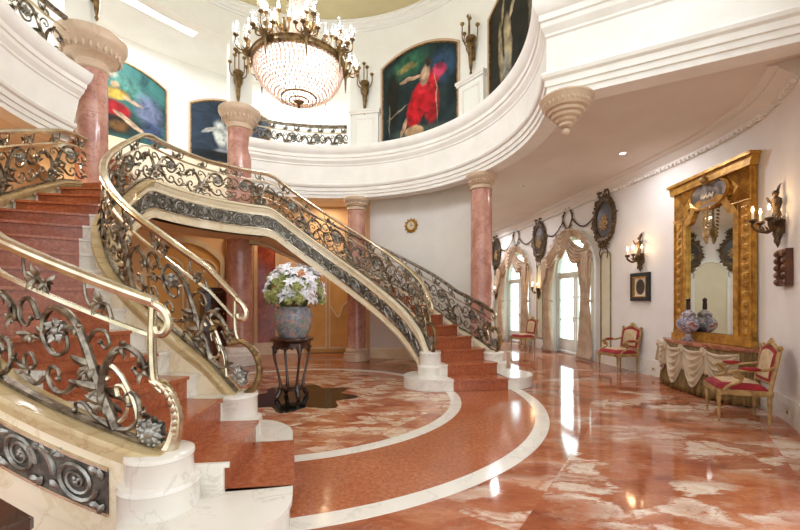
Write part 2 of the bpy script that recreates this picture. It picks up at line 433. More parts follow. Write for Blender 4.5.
# floor and its stone inlays
poly = [(x, y) for x, y in [wall(s, -.27)[:2] for s in [k * .4 for k in range(0, 41)]]] + [(3.2, .3), (3.2, -1.2), (-8, -1.2), (-8, 12.0), (-4.5, 16.5), (-1, 18.4)]
struct('floor', MB().slab(poly, -.12, 0), 'floor', 'polished red and cream marble floor', smooth=False)
def disc(r, z0, z1, n=96): return MB().lathe([(r, z0), (r, z1)], (C[0], C[1], 0), n)
struct('floor_inlay', disc(2.485, -.01, .002), 'centre', 'round red breccia marble field inside the staircase', smooth=False)
struct('floor_inlay', sweep(MB(), [(2.48, -.01), (2.64, -.01), (2.64, .004), (2.48, .004)], 0, 360, 128), 'white_marble', 'narrow white marble ring in the floor around the table', smooth=False)
struct('floor_inlay', sweep(MB(), [(2.64, -.01), (3.63, -.01), (3.63, .003), (2.64, .003)], -82, 14, 60), 'granite', 'red granite band in the floor between two white arcs', smooth=False)
struct('floor_inlay', sweep(MB(), [(3.63, -.01), (3.80, -.01), (3.80, .005), (3.63, .005)], -84, 16, 60), 'white_marble', 'wide white marble arc at the outer edge of the granite band', smooth=False)
st = []
for k in range(48):
    a = 2 * pi * k / 48; st.append((C[0] + .12 + (.80 + .14 * cos(8 * a)) * cos(a), C[1] + (.80 + .14 * cos(8 * a)) * sin(a)))
struct('floor_inlay', MB().slab(st, -.01, .005), 'black_marble', 'black scalloped marble star in the floor under the table', smooth=False)

# gallery fascia round the well, with the straight arm to the right
PR = [(0, 4.14), (0, 4.215), (.025, 4.22), (.025, 4.295), (.05, 4.30), (.05, 4.38), (.085, 4.40), (.10, 4.44), (.085, 4.47), (.03, 4.50), (.03, 4.93), (.05, 4.95), (.05, 4.98),
      (.10, 5.05), (.105, 5.11), (.13, 5.12), (.13, 5.20), (.165, 5.23), (.20, 5.30), (.21, 5.36), (.21, 5.40), (.12, 5.42), (-.27, 5.42), (-.27, 4.14)]
ringprof = [(3.80 - p, z) for p, z in PR]
K = (C[0] + 3.80 * cos(R(-16.3)), C[1] + 3.80 * sin(R(-16.3)))
mv = (-1.183, -.484); Dv = (cos(R(-29.2)), sin(R(-29.2))); Nv = (Dv[1], -Dv[0])
mb = MB(); rings = []
for k in range(71):
    a = 121 + (-15.0 - 121) * k / 70; rings.append([pol(r, a + (1.2 * (5.42 - z) / 1.28 if k == 0 else 0), z) for r, z in ringprof])
rings.append([(K[0] + mv[0] * p, K[1] + mv[1] * p, z) for p, z in PR])
mb.loft(rings)
struct('trim_1', mb, 'trimw', 'curved cream moulded edge of the upper gallery round the well', sharp=30)
mb = MB(); rings = [[(K[0] + mv[0] * p, K[1] + mv[1] * p, z) for p, z in PR]]
for s in (.3, 1.2, 2.4, 3.4): rings.append([(K[0] + Dv[0] * s + Nv[0] * p, K[1] + Dv[1] * s + Nv[1] * p, z) for p, z in PR])
mb.loft(rings); struct('trim_2', mb, 'trimw', 'straight white moulded gallery edge at upper right', sharp=30)
mb = MB(); rings = [[pol(r, 171.4 + 4.2 * (5.42 - z) / 1.28, z) for r, z in ringprof]]
for k in range(91): rings.append([pol(r, 176.5 + (304 - 176.5) * k / 90, z) for r, z in ringprof])
mb.loft(rings)
struct('trim_3', mb, 'trimw', 'curved white moulded gallery edge at upper left', sharp=30)

# lower ceiling and gallery floor
def hit_wall(a):
    best = 14
    ux, uy = cos(R(a)), sin(R(a))
    for (p, q) in zip(W, W[1:]):
        ex, ey = q[0] - p[0], q[1] - p[1]; den = ux * ey - uy * ex
        if abs(den) < 1e-9: continue
        t = ((p[0] - C[0]) * ey - (p[1] - C[1]) * ex) / den; s = ((p[0] - C[0]) * uy - (p[1] - C[1]) * ux) / den
        if 0 <= s <= 1.0001 and t > 0: best = min(best, t + .15)
    return best
def r_in(a):
    if a > -15.5: return 4.02
    ux, uy = cos(R(a)), sin(R(a)); kx, ky = K[0] - Nv[0] * .22 - C[0], K[1] - Nv[1] * .22 - C[1]
    den = ux * Dv[1] - uy * Dv[0]; return (kx * Dv[1] - ky * Dv[0]) / den
mb = MB(); rows = []
for k in range(0, 167):
    a = -26 + k * 2.0
    ro = hit_wall(a) if a < 66 else (12.4 if a < 92 else (5.95 if a < 237 else 7.4)); ri = 5.25 if 122 < a < 170 else min(r_in(a), ro - .02)
    rows.append([pol(ri, a, 4.33), pol(ro, a, 4.33), pol(ro, a, 4.45), pol(ri, a, 4.45)])
mb.loft(rows); struct('ceiling_lower', mb, 'ceil', 'plain plaster ceiling under the gallery', smooth=False)
mb = MB(); sweep(mb, [(3.95, 5.22), (7.5, 5.22), (7.5, 5.34), (3.95, 5.34)], -14, 120, 60); sweep(mb, [(3.95, 5.22), (7.5, 5.22), (7.5, 5.34), (3.95, 5.34)], 171, 304, 60)
sweep(mb, [(6.2, 5.22), (7.5, 5.22), (7.5, 5.34), (6.2, 5.34)], 120, 171, 20)
struct('floor_gallery', mb, 'white_marble', 'upper gallery floor', smooth=False)

# cornice where the window wall meets the lower ceiling, and its baseboard
def wall_run(prof, s0, s1, n, skip=()):
    mb = MB(); 
    segs = []; cur = []
    for k in range(n + 1):
        s = s0 + (s1 - s0) * k / n
        if any(a < s < b for a, b in skip):
            if len(cur) > 1: segs.append(cur)
            cur = []
        else: cur.append(s)
    if len(cur) > 1: segs.append(cur)
    for sg in segs: mb.loft([[wall(s, d)[:2] + (z,) for d, z in prof] for s in sg])
    return mb
cp = [(-.02, 4.08), (.02, 4.08), (.02, 4.12), (.05, 4.13), (.06, 4.17), (.10, 4.19), (.16, 4.25), (.19, 4.26), (.19, 4.29), (.28, 4.31), (.30, 4.335), (-.02, 4.335)]
struct('trim_4', wall_run(cp, .4, 14.1, 110), 'wall', 'plaster cornice along the window wall', sharp=30)
mb = MB()
s = .6
while s < 14.0:
    x, y, rz = wall(s, .045); mb.cbox((x, y, 4.105), (.05, .06, .05), rz); s += .1
struct('trim_5', mb, 'wall', 'row of small dentils under the cornice', smooth=False)
bp = [(-.02, 0), (.03, 0), (.03, .2), (.022, .24), (.012, .30), (-.02, .30)]
struct('baseboard_right', wall_run(bp, .3, 16.2, 150, [(c - h - .02, c + h + .02) for c, h in WIN]), 'white_marble', 'pale stone baseboard of the window wall', sharp=30)

# walls of the lower storey behind the staircase
struct('wall_back', sweep(MB(), [(4.45, 0), (4.75, 0), (4.75, 4.36), (4.45, 4.36)], 38, 78.5, 40), 'wall', 'curved white wall behind the right flight', sharp=50)
struct('baseboard_back', sweep(MB(), [(4.42, 0), (4.47, 0), (4.47, .3), (4.435, .27), (4.42, .22)], 38.3, 78, 40), 'cream_marble', 'pale stone baseboard of the curved white wall', sharp=50)
mb = MB(); p0 = pol(4.45, 78.3); p1 = pol(5.7, 78.3); p2 = pol(5.7, 79.6); p3 = pol(4.45, 79.6)
mb.slab([p0[:2], p1[:2], p2[:2], p3[:2]], 0, 4.34); struct('wall_return', mb, 'beigewall', 'short return wall behind the column', smooth=False)
struct('wall_left', sweep(MB(), [(5.5, 0), (5.8, 0), (5.8, 4.36), (5.5, 4.36)], 79.3, 236, 90), 'beigewall', 'beige curved wall under the gallery at the back', sharp=50)
struct('baseboard_left', sweep(MB(), [(5.46, 0), (5.51, 0), (5.51, .26), (5.47, .24)], 79.8, 235, 90), 'cream_marble', 'pale stone baseboard under the gallery', sharp=50)
mb = MB(); pf = [(3.62, 18.4), (2.0, 17.6), (0.0, 16.2), (-1.5, 14.9), (-3.0, 13.2), (-3.4, 11.7)]
mb.loft([[(x, y, 0), (x + .1, y + .2, 0), (x + .1, y + .2, 4.4), (x, y, 4.4)] for x, y in pf])
struct('wall_far', mb, 'wall', 'pale wall closing the far end of the window gallery', sharp=50)

# upper storey: drum wall with openings, hall behind, round cornice and dome
dw = [(4.30, 5.34), (4.62, 5.34), (4.62, 8.8), (4.30, 8.8)]
hd = [(4.30, 8.02), (4.62, 8.02), (4.62, 8.8), (4.30, 8.8)]
struct('wall_drum', sweep(MB(), dw, -24, 85, 56), 'upper', 'upper drum wall with arched pictures', sharp=50)
for a, b in ((118.5, 125.5), (162.5, 170), (196, 204)): struct('wall_pier', sweep(MB(), dw, a, b, 6), 'upper', 'white pier of the upper drum', sharp=50)
for a, b in ((85, 118.5), (125.5, 162.5), (170, 196), (204, 238)): struct('wall_header', sweep(MB(), hd, a, b, 16), 'upper', 'white header over an upper opening', sharp=50)
struct('wall_hall', sweep(MB(), [(7.2, 5.3), (7.4, 5.3), (7.4, 8.7), (7.2, 8.7)], 60, 240, 80), 'upper', 'white wall of the upper hall', sharp=50)
mb = MB(); sweep(mb, [(4.5, 8.6), (7.4, 8.6), (7.4, 8.72), (4.5, 8.72)], 60, 240, 80); struct('ceiling_hall', mb, 'upper', 'ceiling of the upper hall', smooth=False)
cz = 8.66
rp = [(4.32, cz), (4.26, cz), (4.25, cz + .04), (4.20, cz + .05), (4.17, cz + .09), (4.10, cz + .11), (4.09, cz + .15), (4.05, cz + .16), (4.05, cz + .2), (4.32, cz + .2)]
struct('trim_6', sweep(MB(), rp, 0, 360, 120), 'upper', 'round plaster cornice under the dome', sharp=30)
struct('ceiling_dome', MB().lathe([(4.30, cz + .22), (4.07, cz + .2), (3.95, cz + .45), (3.6, cz + .8), (3.2, cz + .95)], (C[0], C[1], 0), 96), 'dome', 'ochre cove of the dome')
struct('trim_7', sweep(MB(), [(3.24, cz + .9), (3.05, cz + .92), (2.98, cz + 1.0), (3.0, cz + 1.08), (3.26, cz + 1.1)], 0, 360, 96), 'upper', 'white ring moulding of the dome', sharp=30)
struct('ceiling_oculus', MB().lathe([(3.1, cz + 1.06), (2.4, cz + 1.5), (1.4, cz + 1.8), (.001, cz + 1.95)], (C[0], C[1], 0), 64), 'upper', 'pale crown of the dome')
# pier bases with sunk panels and pilaster strips
for a in (79.3, 38.2):
    t = ring_thing('pier_pedestal', 'panelled white pedestal %s' % ('left of the tall picture of a red robe' if a > 60 else 'between the red robe picture and the dark picture'), 'pedestal', a, 4.30, 5.42, 'panelled pedestals in the upper drum')
    w = .36
    link('pedestal_body', MB().box(-w, w, -.13, -.005, 0, 1.02), 'upper', t, False)
    link('pedestal_cap', MB().box(-w - .04, w + .04, -.18, .04, 1.0, 1.05).box(-w - .06, w + .06, -.2, .04, 1.05, 1.11), 'trimw', t, False)
    fr = MB()
    for x0, x1, z0, z1 in ((-.25, .25, .86, .9), (-.25, .25, .12, .16), (-.25, -.21, .16, .86), (.21, .25, .16, .86)): fr.box(x0, x1, -.15, -.12, z0, z1)
    link('panel_moulding', fr, 'trimw', t, False)
for a in (79.3, 38.2, 125, 162):
    pass
# air grille, ceiling cove and small ceiling fittings
t = ring_thing('air_grille', 'small grey air grille on the upper wall below the chandelier', 'vent', 109.2, 7.19, 6.62)
link('grille_frame', MB().box(-.2, .2, -.03, 0, -.1, .1), 'vent', t, False)
g = MB()
for k in range(6): g.box(-.18, .18, -.045, -.03, -.085 + k * .03, -.07 + k * .03)
link('slat', g, 'trimw', t, False)
t = thing('ceiling_light_strip', 'bright recessed light strip in the upper hall ceiling', 'ceiling light', (-5.95, 9.66, 8.6), R(52))
link('diffuser', MB().box(-.95, .95, -.2, .2, -.025, -.01), 'strip', t, False)
link('trim_frame', MB().box(-1.0, 1.0, -.25, -.2, -.04, 0).box(-1.0, 1.0, .2, .25, -.04, 0).box(-1.0, -.95, -.2, .2, -.04, 0).box(.95, 1.0, -.2, .2, -.04, 0), 'trimw', t, False)
def downlight(x, y, label, z=4.33, lens='down'):
    t = thing('downlight', label, 'ceiling light', (x, y, z))
    link('bezel', MB().lathe([(.05, -.012), (.075, -.012), (.08, 0), (.05, 0)], n=20, cap=False), 'trimw', t)
    link('lens', MB().lathe([(.05, -.008), (.05, -.001)], n=20), lens, t)
downlight(4.23, 7.5, 'round downlight in the gallery ceiling above the small picture')
downlight(3.0, 9.6, 'small unlit grey round fitting in the gallery ceiling near the pink column', 4.33, 'vent')
# ------------------------------------------------------------------ double staircase
def sector(mb, r0, r1, a0, a1, z0, z1, n=4):
    return sweep(mb, [(r0, z0), (r1, z0), (r1, z1), (r0, z1)], a0, a1, n)
def flight(tag_label, sgn, a_start, who):
    root = thing('stair_flight', tag_label, 'staircase', pol(3.1, a_start + sgn * 12, 0))
    A = lambda t: a_start + sgn * t
    for i in range(16):
        z1 = (i + 1) * RZ; z0 = max(0.006, z1 - RZ - .03) if i else .006
        a, b = A(i * DT), A((i + 1) * DT + .5); nose = A(i * DT - .55)
        ri, ro = 2.62, 3.58
        riser = sector(MB(), ri, ro, a, b, z0, z1 - .03, 4)
        stp = link('step', riser, 'riser', root, False, True)
        link('tread', sector(MB(), ri, ro, nose, b, z1 - .03, z1, 4), 'tread', stp, False, True)
        if i:
            e = sector(MB(), 2.465, ri, a, b, z0, z1 - .03, 3); sector(e, 2.465, ri, nose, b, z1 - .03, z1, 3)
            link('tread_end', e, 'white_marble', stp, False, True)
            e = sector(MB(), ro, 3.61, a, b, z0, z1 - .03, 3); sector(e, ro, 3.61, nose, b, z1 - .03, z1, 3)
            link('tread_end', e, 'white_marble', stp, False, True)
        else:
            for rc, e0, e1 in ((2.39, None, ri), (3.72, ro, None)):
                e = MB(); s_in = -1 if rc < 3 else 1; edge = ri if rc < 3 else ro
                # bullnose: half round plan in the local frame of the newel
                prof = []
                for k in range(21):
                    th = -pi / 2 + pi * k / 20
                    prof.append((edge + s_in * (abs(edge - rc) + .50 * cos(th)), math.degrees(.48 / rc) * (1 + sin(th))))
                base = [(edge, math.degrees(.96 / rc)), (edge, 0)]
                poly = [pol(r, A(t))[:2] for r, t in prof + base]
                e.slab(poly, .006, RZ - .035)
                cx = sum(p[0] for p in poly) / len(poly); cy = sum(p[1] for p in poly) / len(poly)
                e.slab([(cx + (x - cx) * 1.035, cy + (y - cy) * 1.035) for x, y in poly], RZ - .035, RZ)
                link('bullnose_end', e, 'white_marble', stp, False, True)
    # newel drums
    for rc, nm in ((2.39, 'inner'), (3.72, 'outer')):
        c = pol(rc, A(12.4), RZ)
        k = .9
        up_ = .06 if rc < 3 else 0
        prof = [(.255 * k, 0), (.255 * k, .135), (.262 * k, .15), (.25 * k, .175), (.215 * k, .185), (.212 * k, .31 + up_), (.222 * k, .325 + up_), (.218 * k, .345 + up_), (.205 * k, .352 + up_), (.0001, .355 + up_)]
        link('newel_drum', MB().lathe(prof, c, 36), 'white_marble', root, True, True)
    # stringers: cap moulding, face, relief panel
    t0, t1 = 11.5, (138.4 if False else 112)
    def cap(rc): return [(rc - .12, -.02), (rc - .115, .0), (rc + .115, .0), (rc + .12, -.02), (rc + .12, -.04), (rc + .10, -.05), (rc + .10, -.08), (rc + .085, -.09), (rc + .085, -.12), (rc - .085, -.12), (rc - .085, -.09), (rc - .10, -.08), (rc - .10, -.05), (rc - .12, -.04)]
    for rc, tend in ((2.39, 109.5), (3.72, 113)):
        zf = lambda a, rc=rc: zcap((a - a_start) * sgn, rc < 3)
        link('stringer_cap', sweep(MB(), cap(rc), A(t0), A(tend), 72, zf), 'onyx' if sgn < 0 else 'cream_marble', root, True, True, sharp=30)
        link('stringer', sweep(MB(), [(rc - .08, -.62), (rc + .08, -.62), (rc + .08, -.11), (rc - .08, -.11)], A(t0), A(tend), 72, zf, .006), 'cream_marble' , root, True, True, sharp=30)
        # lower moulding of the stringer
        if rc < 3 or sgn > 0: link('stringer_edge', sweep(MB(), [(rc - .10, -.62), (rc + .10, -.62), (rc + .10, -.575), (rc - .10, -.575)], A(20), A(tend), 66, zf, .008), 'cream_marble', root, True, True, sharp=30)
        relief(root, rc, sgn, A(16.5), A(tend), zf, -1 if rc < 3 else 1)
    link('soffit', sweep(MB(), [(2.46, -.56), (3.66, -.56), (3.66, -.50), (2.46, -.50)], A(22), A(110), 60, zf, .01), 'soffit', root, False, True)
    # closing wall under the outer stringer
    if sgn > 0: return root
    uw = MB(); rings = []
    for k in range(41):
        t = 18 + 74 * k / 40; zz = max(.02, zcap(t) - .6)
        rings.append([pol(3.66, A(t), .006), pol(3.78, A(t), .006), pol(3.78, A(t), zz), pol(3.66, A(t), zz)])
    uw.loft(rings); link('under_wall', uw, 'cream_marble', root, False, True)
    return root

def relief(root, rc, sgn, a0, a1, zf, face):
    """sunk band of running scrolls on the free face of a stringer"""
    rr = rc + face * .082
    s = 1 if a1 > a0 else -1
    bg = sweep(MB(), [(rr - .006, -.46), (rr + .006, -.46), (rr + .006, -.19), (rr - .006, -.19)], a0, a1, 60, zf)
    pan = link('relief_band', bg, 'reliefbg', root, True, True)
    fr = sweep(MB(), [(rr - .012, -.475), (rr + .014, -.475), (rr + .014, -.455), (rr - .012, -.455)], a0, a1, 60, zf)
    sweep(fr, [(rr - .012, -.195), (rr + .014, -.195), (rr + .014, -.175), (rr - .012, -.175)], a0, a1, 60, zf)
    link('band_fillet', fr, 'brass', pan, True, True)
    L = abs(a1 - a0) * pi / 180 * rr; n = max(1, round(L / .40)); ul = L / n
    sc_ = MB()
    def mp(u, v, w=0):
        a = a0 + s * math.degrees(u / rr); return pol(rr + face * w, a, zf(a) - .325 + v)
    for k in range(n):
        u0 = k * ul; f = 1 if k % 2 == 0 else -1
        pts = []; rad = []
        for j in range(41):
            th = 5.2 * pi * j / 40; q = .122 * (1 - j / 44)
            pts.append(mp(u0 + ul * .5 + q * cos(th + pi) * 1.1, f * q * sin(th + pi), .010)); rad.append(.017 * (1 - j / 70))
        sc_.tube(pts, rad, 5)
        if k: pts = [mp(u0 + ul * .5 - .125, 0, .008), mp(u0 + ul * .32, -f * .07, .01), mp(u0 + ul * .12, -f * .11, .01), mp(u0 - ul * .05, -f * .06, .01), mp(u0 - ul * .12, 0.02 * f, .008)]
        if k: sc_.tube(crv(pts, 4), .018, 5)
        for (du, dv, an) in ((.03, .07, 60), (.06, .10, 10), (.02, -.08, -60), (.05, -.1, -10), (.95 * ul, -.07, 200), (.93 * ul, .08, 130), (.9 * ul, .1, 170), (.5 * ul, .0, 30), (.5 * ul, .0, 150), (.5 * ul, 0, 270)):
            p = Vector(mp(u0 + du, f * dv, .012)); d = Vector(mp(u0 + du + .03 * cos(R(an)), f * (dv + .03 * sin(R(an))), .012)) - p
            nrm = Vector(mp(u0 + du, f * dv, .05)) - p
            sc_.leaf(p, d, nrm, .085 if an not in (30, 150, 270) else .04, .055 if an not in (30, 150, 270) else .03)
    link('scroll_relief', sc_, 'silver', pan, True, True)

fl_A = flight('near left stair flight with red granite treads rising behind the foreground railing', -1, A0, 'A')
fl_B = flight('far stair flight with red granite treads rising to the left from the pink column', 1, B0, 'B')
# landing joining the two flights, with the short upper flight to the gallery
ld = thing('stair_landing', 'landing at upper left where both stair flights meet between the pink columns', 'landing', pol(3.1, 146.5, 3.0))
aL, aR = B0 + 110.4, A0 - 110.4
link('landing_floor', sector(MB(), 2.49, 3.95, aL, aR, 3.31, 3.485, 20), 'tread', ld, False, True)
zl = lambda a: zinner(a)
capr = [(2.27, -.02), (2.275, 0), (2.505, 0), (2.51, -.02), (2.51, -.04), (2.49, -.05), (2.49, -.08), (2.475, -.12), (2.305, -.12), (2.29, -.08), (2.29, -.05), (2.27, -.04)]
link('stringer_cap', sweep(MB(), capr, 117.4, 175.6, 30, zl), 'cream_marble', ld, True, True, sharp=30)
link('stringer', sweep(MB(), [(2.31, -.62), (2.47, -.62), (2.47, -.11), (2.31, -.11)], 117.4, 175.6, 30, zl), 'cream_marble', ld, True, True, sharp=30)
link('stringer_edge', sweep(MB(), [(2.29, -.62), (2.49, -.62), (2.49, -.575), (2.29, -.575)], 117.4, 175.6, 30, zl), 'cream_marble', ld, True, True, sharp=30)
relief(ld, 2.39, 1, 117.4, 175.6, zl, -1)
link('soffit', sector(MB(), 2.46, 3.95, 117.5, 175.5, 2.98, 3.04, 24), 'soffit', ld, False, True)
for k in range(8):
    r0 = 3.95 + .28 * k; z1 = 3.485 + .22 * (k + 1)
    stp = link('step', sector(MB(), r0, min(6.22, r0 + .6), 152, 164, z1 - .22, z1 - .03, 12), 'riser', ld, False, True)
    link('tread', sector(MB(), r0 - .03, r0 + .33, 152, 164, z1 - .03, z1, 12), 'tread', stp, False, True)
for a0, a1 in ((122.8, 152), (164, 168)):
    mb = MB(); rings = []
    for k in range(9):
        r = 3.95 + 2.3 * k / 8; zt = 3.85 + 1.65 * k / 8
        rings.append([pol(r, a0, max(3.1, zt - .62)), pol(r, a1, max(3.1, zt - .62)), pol(r, a1, zt), pol(r, a0, zt)])
    mb.loft(rings); link('flank_wall', mb, 'cream_marble', ld, False, True)

# ------------------------------------------------------------------ wrought bronze railings
RH = .82
STEM = [(.27, .03), (.31, .10), (.37, .20), (.43, .31), (.49, .43), (.56, .53), (.65, .575), (.75, .56), (.815, .48), (.815, .38), (.755, .315), (.675, .32), (.625, .38), (.64, .45)]
BRAN = [(.37, .20), (.345, .33), (.28, .45), (.19, .51), (.10, .485), (.07, .42), (.105, .375), (.145, .40)]
LOWL = [(.40, .25), (.48, .235), (.57, .19), (.65, .115), (.735, .10), (.79, .16), (.765, .225), (.705, .22), (.70, .175)]
BOTR = [(.27, .03), (.17, .06), (.105, .14), (.115, .24), (.165, .265), (.20, .225), (.175, .19)]
BOTL = [(.31, .03), (.41, .05), (.50, .10), (.56, .085), (.565, .045)]
TOPS = [(.80, .635), (.83, .69), (.89, .70), (.95, .66), (.985, .70), (1.0, .78)]
EXT1 = [(.80, .16), (.88, .09), (.965, .12), (.985, .21), (.93, .25), (.885, .205), (.915, .17)]
EXT2 = [(.85, .47), (.92, .56), (1.0, .53), (1.02, .44), (.96, .40), (.925, .45)]
EXT3 = [(.49, .43), (.42, .53), (.35, .55), (.315, .50), (.345, .455), (.38, .48)]
TOP2 = [(.30, .635), (.33, .70), (.39, .70), (.44, .66), (.485, .70), (.50, .78)]
STRUT = [(.02, .02), (.03, .2), (.0, .36), (.03, .5), (.01, .62)]
def railing(root, R_, a0, a1, zf, sgn, height=RH, units=None, caps=True, flip=False, rail='brass'):
    """railing from a0 to a1 on radius R_; one scroll unit per metre"""
    s = 1 if a1 > a0 else -1
    Ln = abs(a1 - a0) * pi / 180 * R_
    def mp(u, v, w=0):
        a = a0 + s * math.degrees(u / R_); return pol(R_ + w, a, zf(a) + v)
    n = int(Ln / .09); HF = height if callable(height) else (lambda u: height)
    # moulded handrail
    hp = [(-.038, -.022), (-.032, -.036), (.032, -.036), (.038, -.022), (.048, .0), (.042, .02), (.024, .034), (-.024, .034), (-.042, .02), (-.048, 0)]
    link('handrail', MB().loft([[mp(Ln * k / n, HF(Ln * k / n) + z, w) for w, z in hp] for k in range(n + 1)]), rail, root, True, True, sharp=30)
    bp_ = [(-.016, -.012), (.016, -.012), (.016, .012), (-.016, .012)]
    link('middle_bar', MB().loft([[mp(Ln * k / n, HF(Ln * k / n) * .765 + z, w) for w, z in bp_] for k in range(n + 1)]), 'brass', root, True, True)
    link('bottom_bar', MB().loft([[mp(Ln * k / n, .02 + z, w * 1.6) for w, z in bp_] for k in range(n + 1)]), 'bronze', root, True, True)
    N = units or max(1, round(Ln / .98)); ul = Ln / N
    for i in range(N):
        k_h = HF((i + .5) * ul) / .82
        fx = (lambda u: (1 - u)) if flip(i) else (lambda u: u)
        def q(pts, w=0, ns=5): return [mp((i + fx(u)) * ul, v * k_h, w) for u, v in crv(pts, ns)]
        def tap(n_, r0, r1): return [r0 + (r1 - r0) * j / (n_ - 1) for j in range(n_)]
        m = MB()
        for pts, r0, r1, w in ((STEM, .034, .012, 0), (BRAN, .028, .011, .006), (LOWL, .022, .010, -.006), (BOTR, .020, .010, .004), (BOTL, .016, .009, 0), (TOPS, .014, .009, 0), (EXT1, .016, .009, 0), (EXT2, .018, .009, .005), (EXT3, .014, .009, 0), (TOP2, .014, .009, 0)):
            P = q(pts, w); m.tube(P, tap(len(P), r0, r1), 6)
        for (u, v) in ((.64, .45), (.145, .40), (.70, .175), (.175, .19), (.565, .045), (.80, .635), (.915, .17), (.925, .45), (.38, .48), (.30, .635)): m.ball(mp((i + fx(u)) * ul, v * k_h), .019, 6, 4)
        scr = link('scroll_panel', m, 'bronze', root, True, True)
        # rosette in the eye of the great scroll
        c = Vector(mp((i + fx(.715)) * ul, .445 * k_h)); eu = (Vector(mp((i + fx(.715)) * ul + .01, .445 * k_h)) - c).normalized(); ev = Vector((0, 0, 1)); en = eu.cross(ev).normalized(); ev = en.cross(eu) * -1
        m = MB()
        for k in range(11):
            th = 2 * pi * k / 11; d = eu * cos(th) + ev * sin(th); z_ = en * (.014 if k % 2 else -.014)
            m.leaf(c + d * .03 + z_, d + (eu * -sin(th) + ev * cos(th)) * .6, en, .062, .05, .3); m.ball(tuple(c + d * .058), .017, 6, 4)
        for k in range(6):
            th = 2 * pi * (k + .5) / 6; d = eu * cos(th) + ev * sin(th); m.leaf(c + d * .008 + en * .012, d, en, .04, .03, .3)
        m.ball(tuple(c), .032, 8, 6)
        link('rosette', m, 'silver', scr, True, True)
        # acanthus leaves
        m = MB()
        for (u, v, n_, L, a_) in ((.34, .15, 6, .14, 75), (.37, .22, 6, .17, 80), (.09, .41, 7, .10, 200), (.44, .33, 6, .15, 70), (.88, .70, 8, .10, 20), (.24, .50, 5, .11, 150), (.53, .20, 4, .11, 330), (.93, .36, 7, .10, 100), (.80, .70, 6, .08, 160), (.38, .70, 8, .09, 20), (.56, .52, 5, .10, 120), (.10, .16, 4, .09, 200), (.82, .40, 4, .09, 300), (.96, .15, 5, .08, 60)):
            c = Vector(mp((i + fx(u)) * ul, v * k_h)); f_ = -1 if flip(i) else 1
            for k in range(n_):
                th = R(a_ + (k - (n_ - 1) / 2) * (200 / n_)); d = eu * cos(th) * f_ + ev * sin(th) + en * (.5 if k % 2 else -.5)
                m.leaf(c, d, en if k % 2 else -en, L * (.8 + .2 * cos(k)), L * .45, .25)
        link('acanthus_leaves', m, 'bronze', scr, True, True)
    return (lambda u, v, w=0: mp(u, v * (HF(u) / .80 if callable(height) else 1), w)), Ln

def newel_scroll(root, mp, Lend, at_start, tall=True):
    """bronze bracket with a volute that ends a railing on its stone drum; u grows up the stair"""
    f = (lambda u: u) if at_start else (lambda u: Lend - u)
    P = lambda pts, w=0, n=6: [mp(f(u), v, w) for u, v in crv(pts, n)]
    m = MB()
    a = P([(.10, .80), (.02, .79), (-.05, .755), (-.085, .69), (-.06, .635), (-.015, .63), (.0, .665)])
    m.tube(a, .028, 8); m.tube(P([(.015, .78), (.02, .6), (.015, .45), (.0, .36), (-.05, .31)] if tall else [(.015, .78), (.02, .66), (.015, .52), (-.02, .44)]), .024 if tall else .017, 8, 1.3)
    link('rail_end_volute', m, 'brass', root, True, True)
    m = MB()
    a = P([(-.03, .345), (-.07, .32), (-.11, .26), (-.135, .18), (-.13, .10), (-.11, .03), (-.09, -.01)]) if tall else P([(.20, .22), (.215, .33), (.17, .42), (.10, .44), (.05, .40), (-.04, .44), (-.14, .40), (-.20, .30), (-.215, .19), (-.17, .08), (-.09, .01)], 0, 4)
    m.tube(a, [.018, .03, .038, .042, .046, .05, .055] if False else [(.018 + .034 * k / (len(a) - 1)) if tall else (.016 + .02 * k / (len(a) - 1)) for k in range(len(a))], 8)
    for k in range(10):
        q = Vector(a[min(len(a) - 2, 3 + k * 3)]); d = Vector(a[min(len(a) - 1, 4 + k * 3)]) - q
        for w in (-1, 1):
            nr = Vector(mp(f(0), .3, .1 * w)) - Vector(mp(f(0), .3, 0)); m.leaf(q, -d.normalized() + nr.normalized() * .7, nr, .09, .05, .3)
    link('bracket_leaf', m, 'oldgold' if not tall else 'brass', root, True, True)
    m = MB(); c = Vector(mp(f(.02 if tall else -.03), .085 if tall else .15)); eu = (Vector(mp(f(.12), .085 if tall else .15)) - c).normalized(); ev = Vector((0, 0, 1)); en = eu.cross(ev).normalized()
    for k in range(8):
        th = 2 * pi * k / 8; d = eu * cos(th) + ev * sin(th)
        for w in (-1, 1): m.leaf(c + d * .02 + en * .03 * w, d, en * w, .075, .05, .25)
    for k in range(12):
        th = 2 * pi * k / 12; d = eu * cos(th) + ev * sin(th)
        for w in (-1, 1): m.ball(tuple(c + d * .075 + en * .03 * w), .013, 6, 4)
    m.ball(tuple(c), .055, 10, 6)
    link('rosette', m, 'silver', root, True, True)
    m = MB(); m.tube(P([(.30, .03), (.2, .10), (.17, .2), (.2, .27), (.25, .26), (.24, .21)]), .014, 6); m.tube(P([(.10, .04), (.13, .2), (.22, .33), (.31, .36), (.34, .31), (.30, .28)]), .016, 6)
    link('small_scroll', m, 'brass', root, True, True)

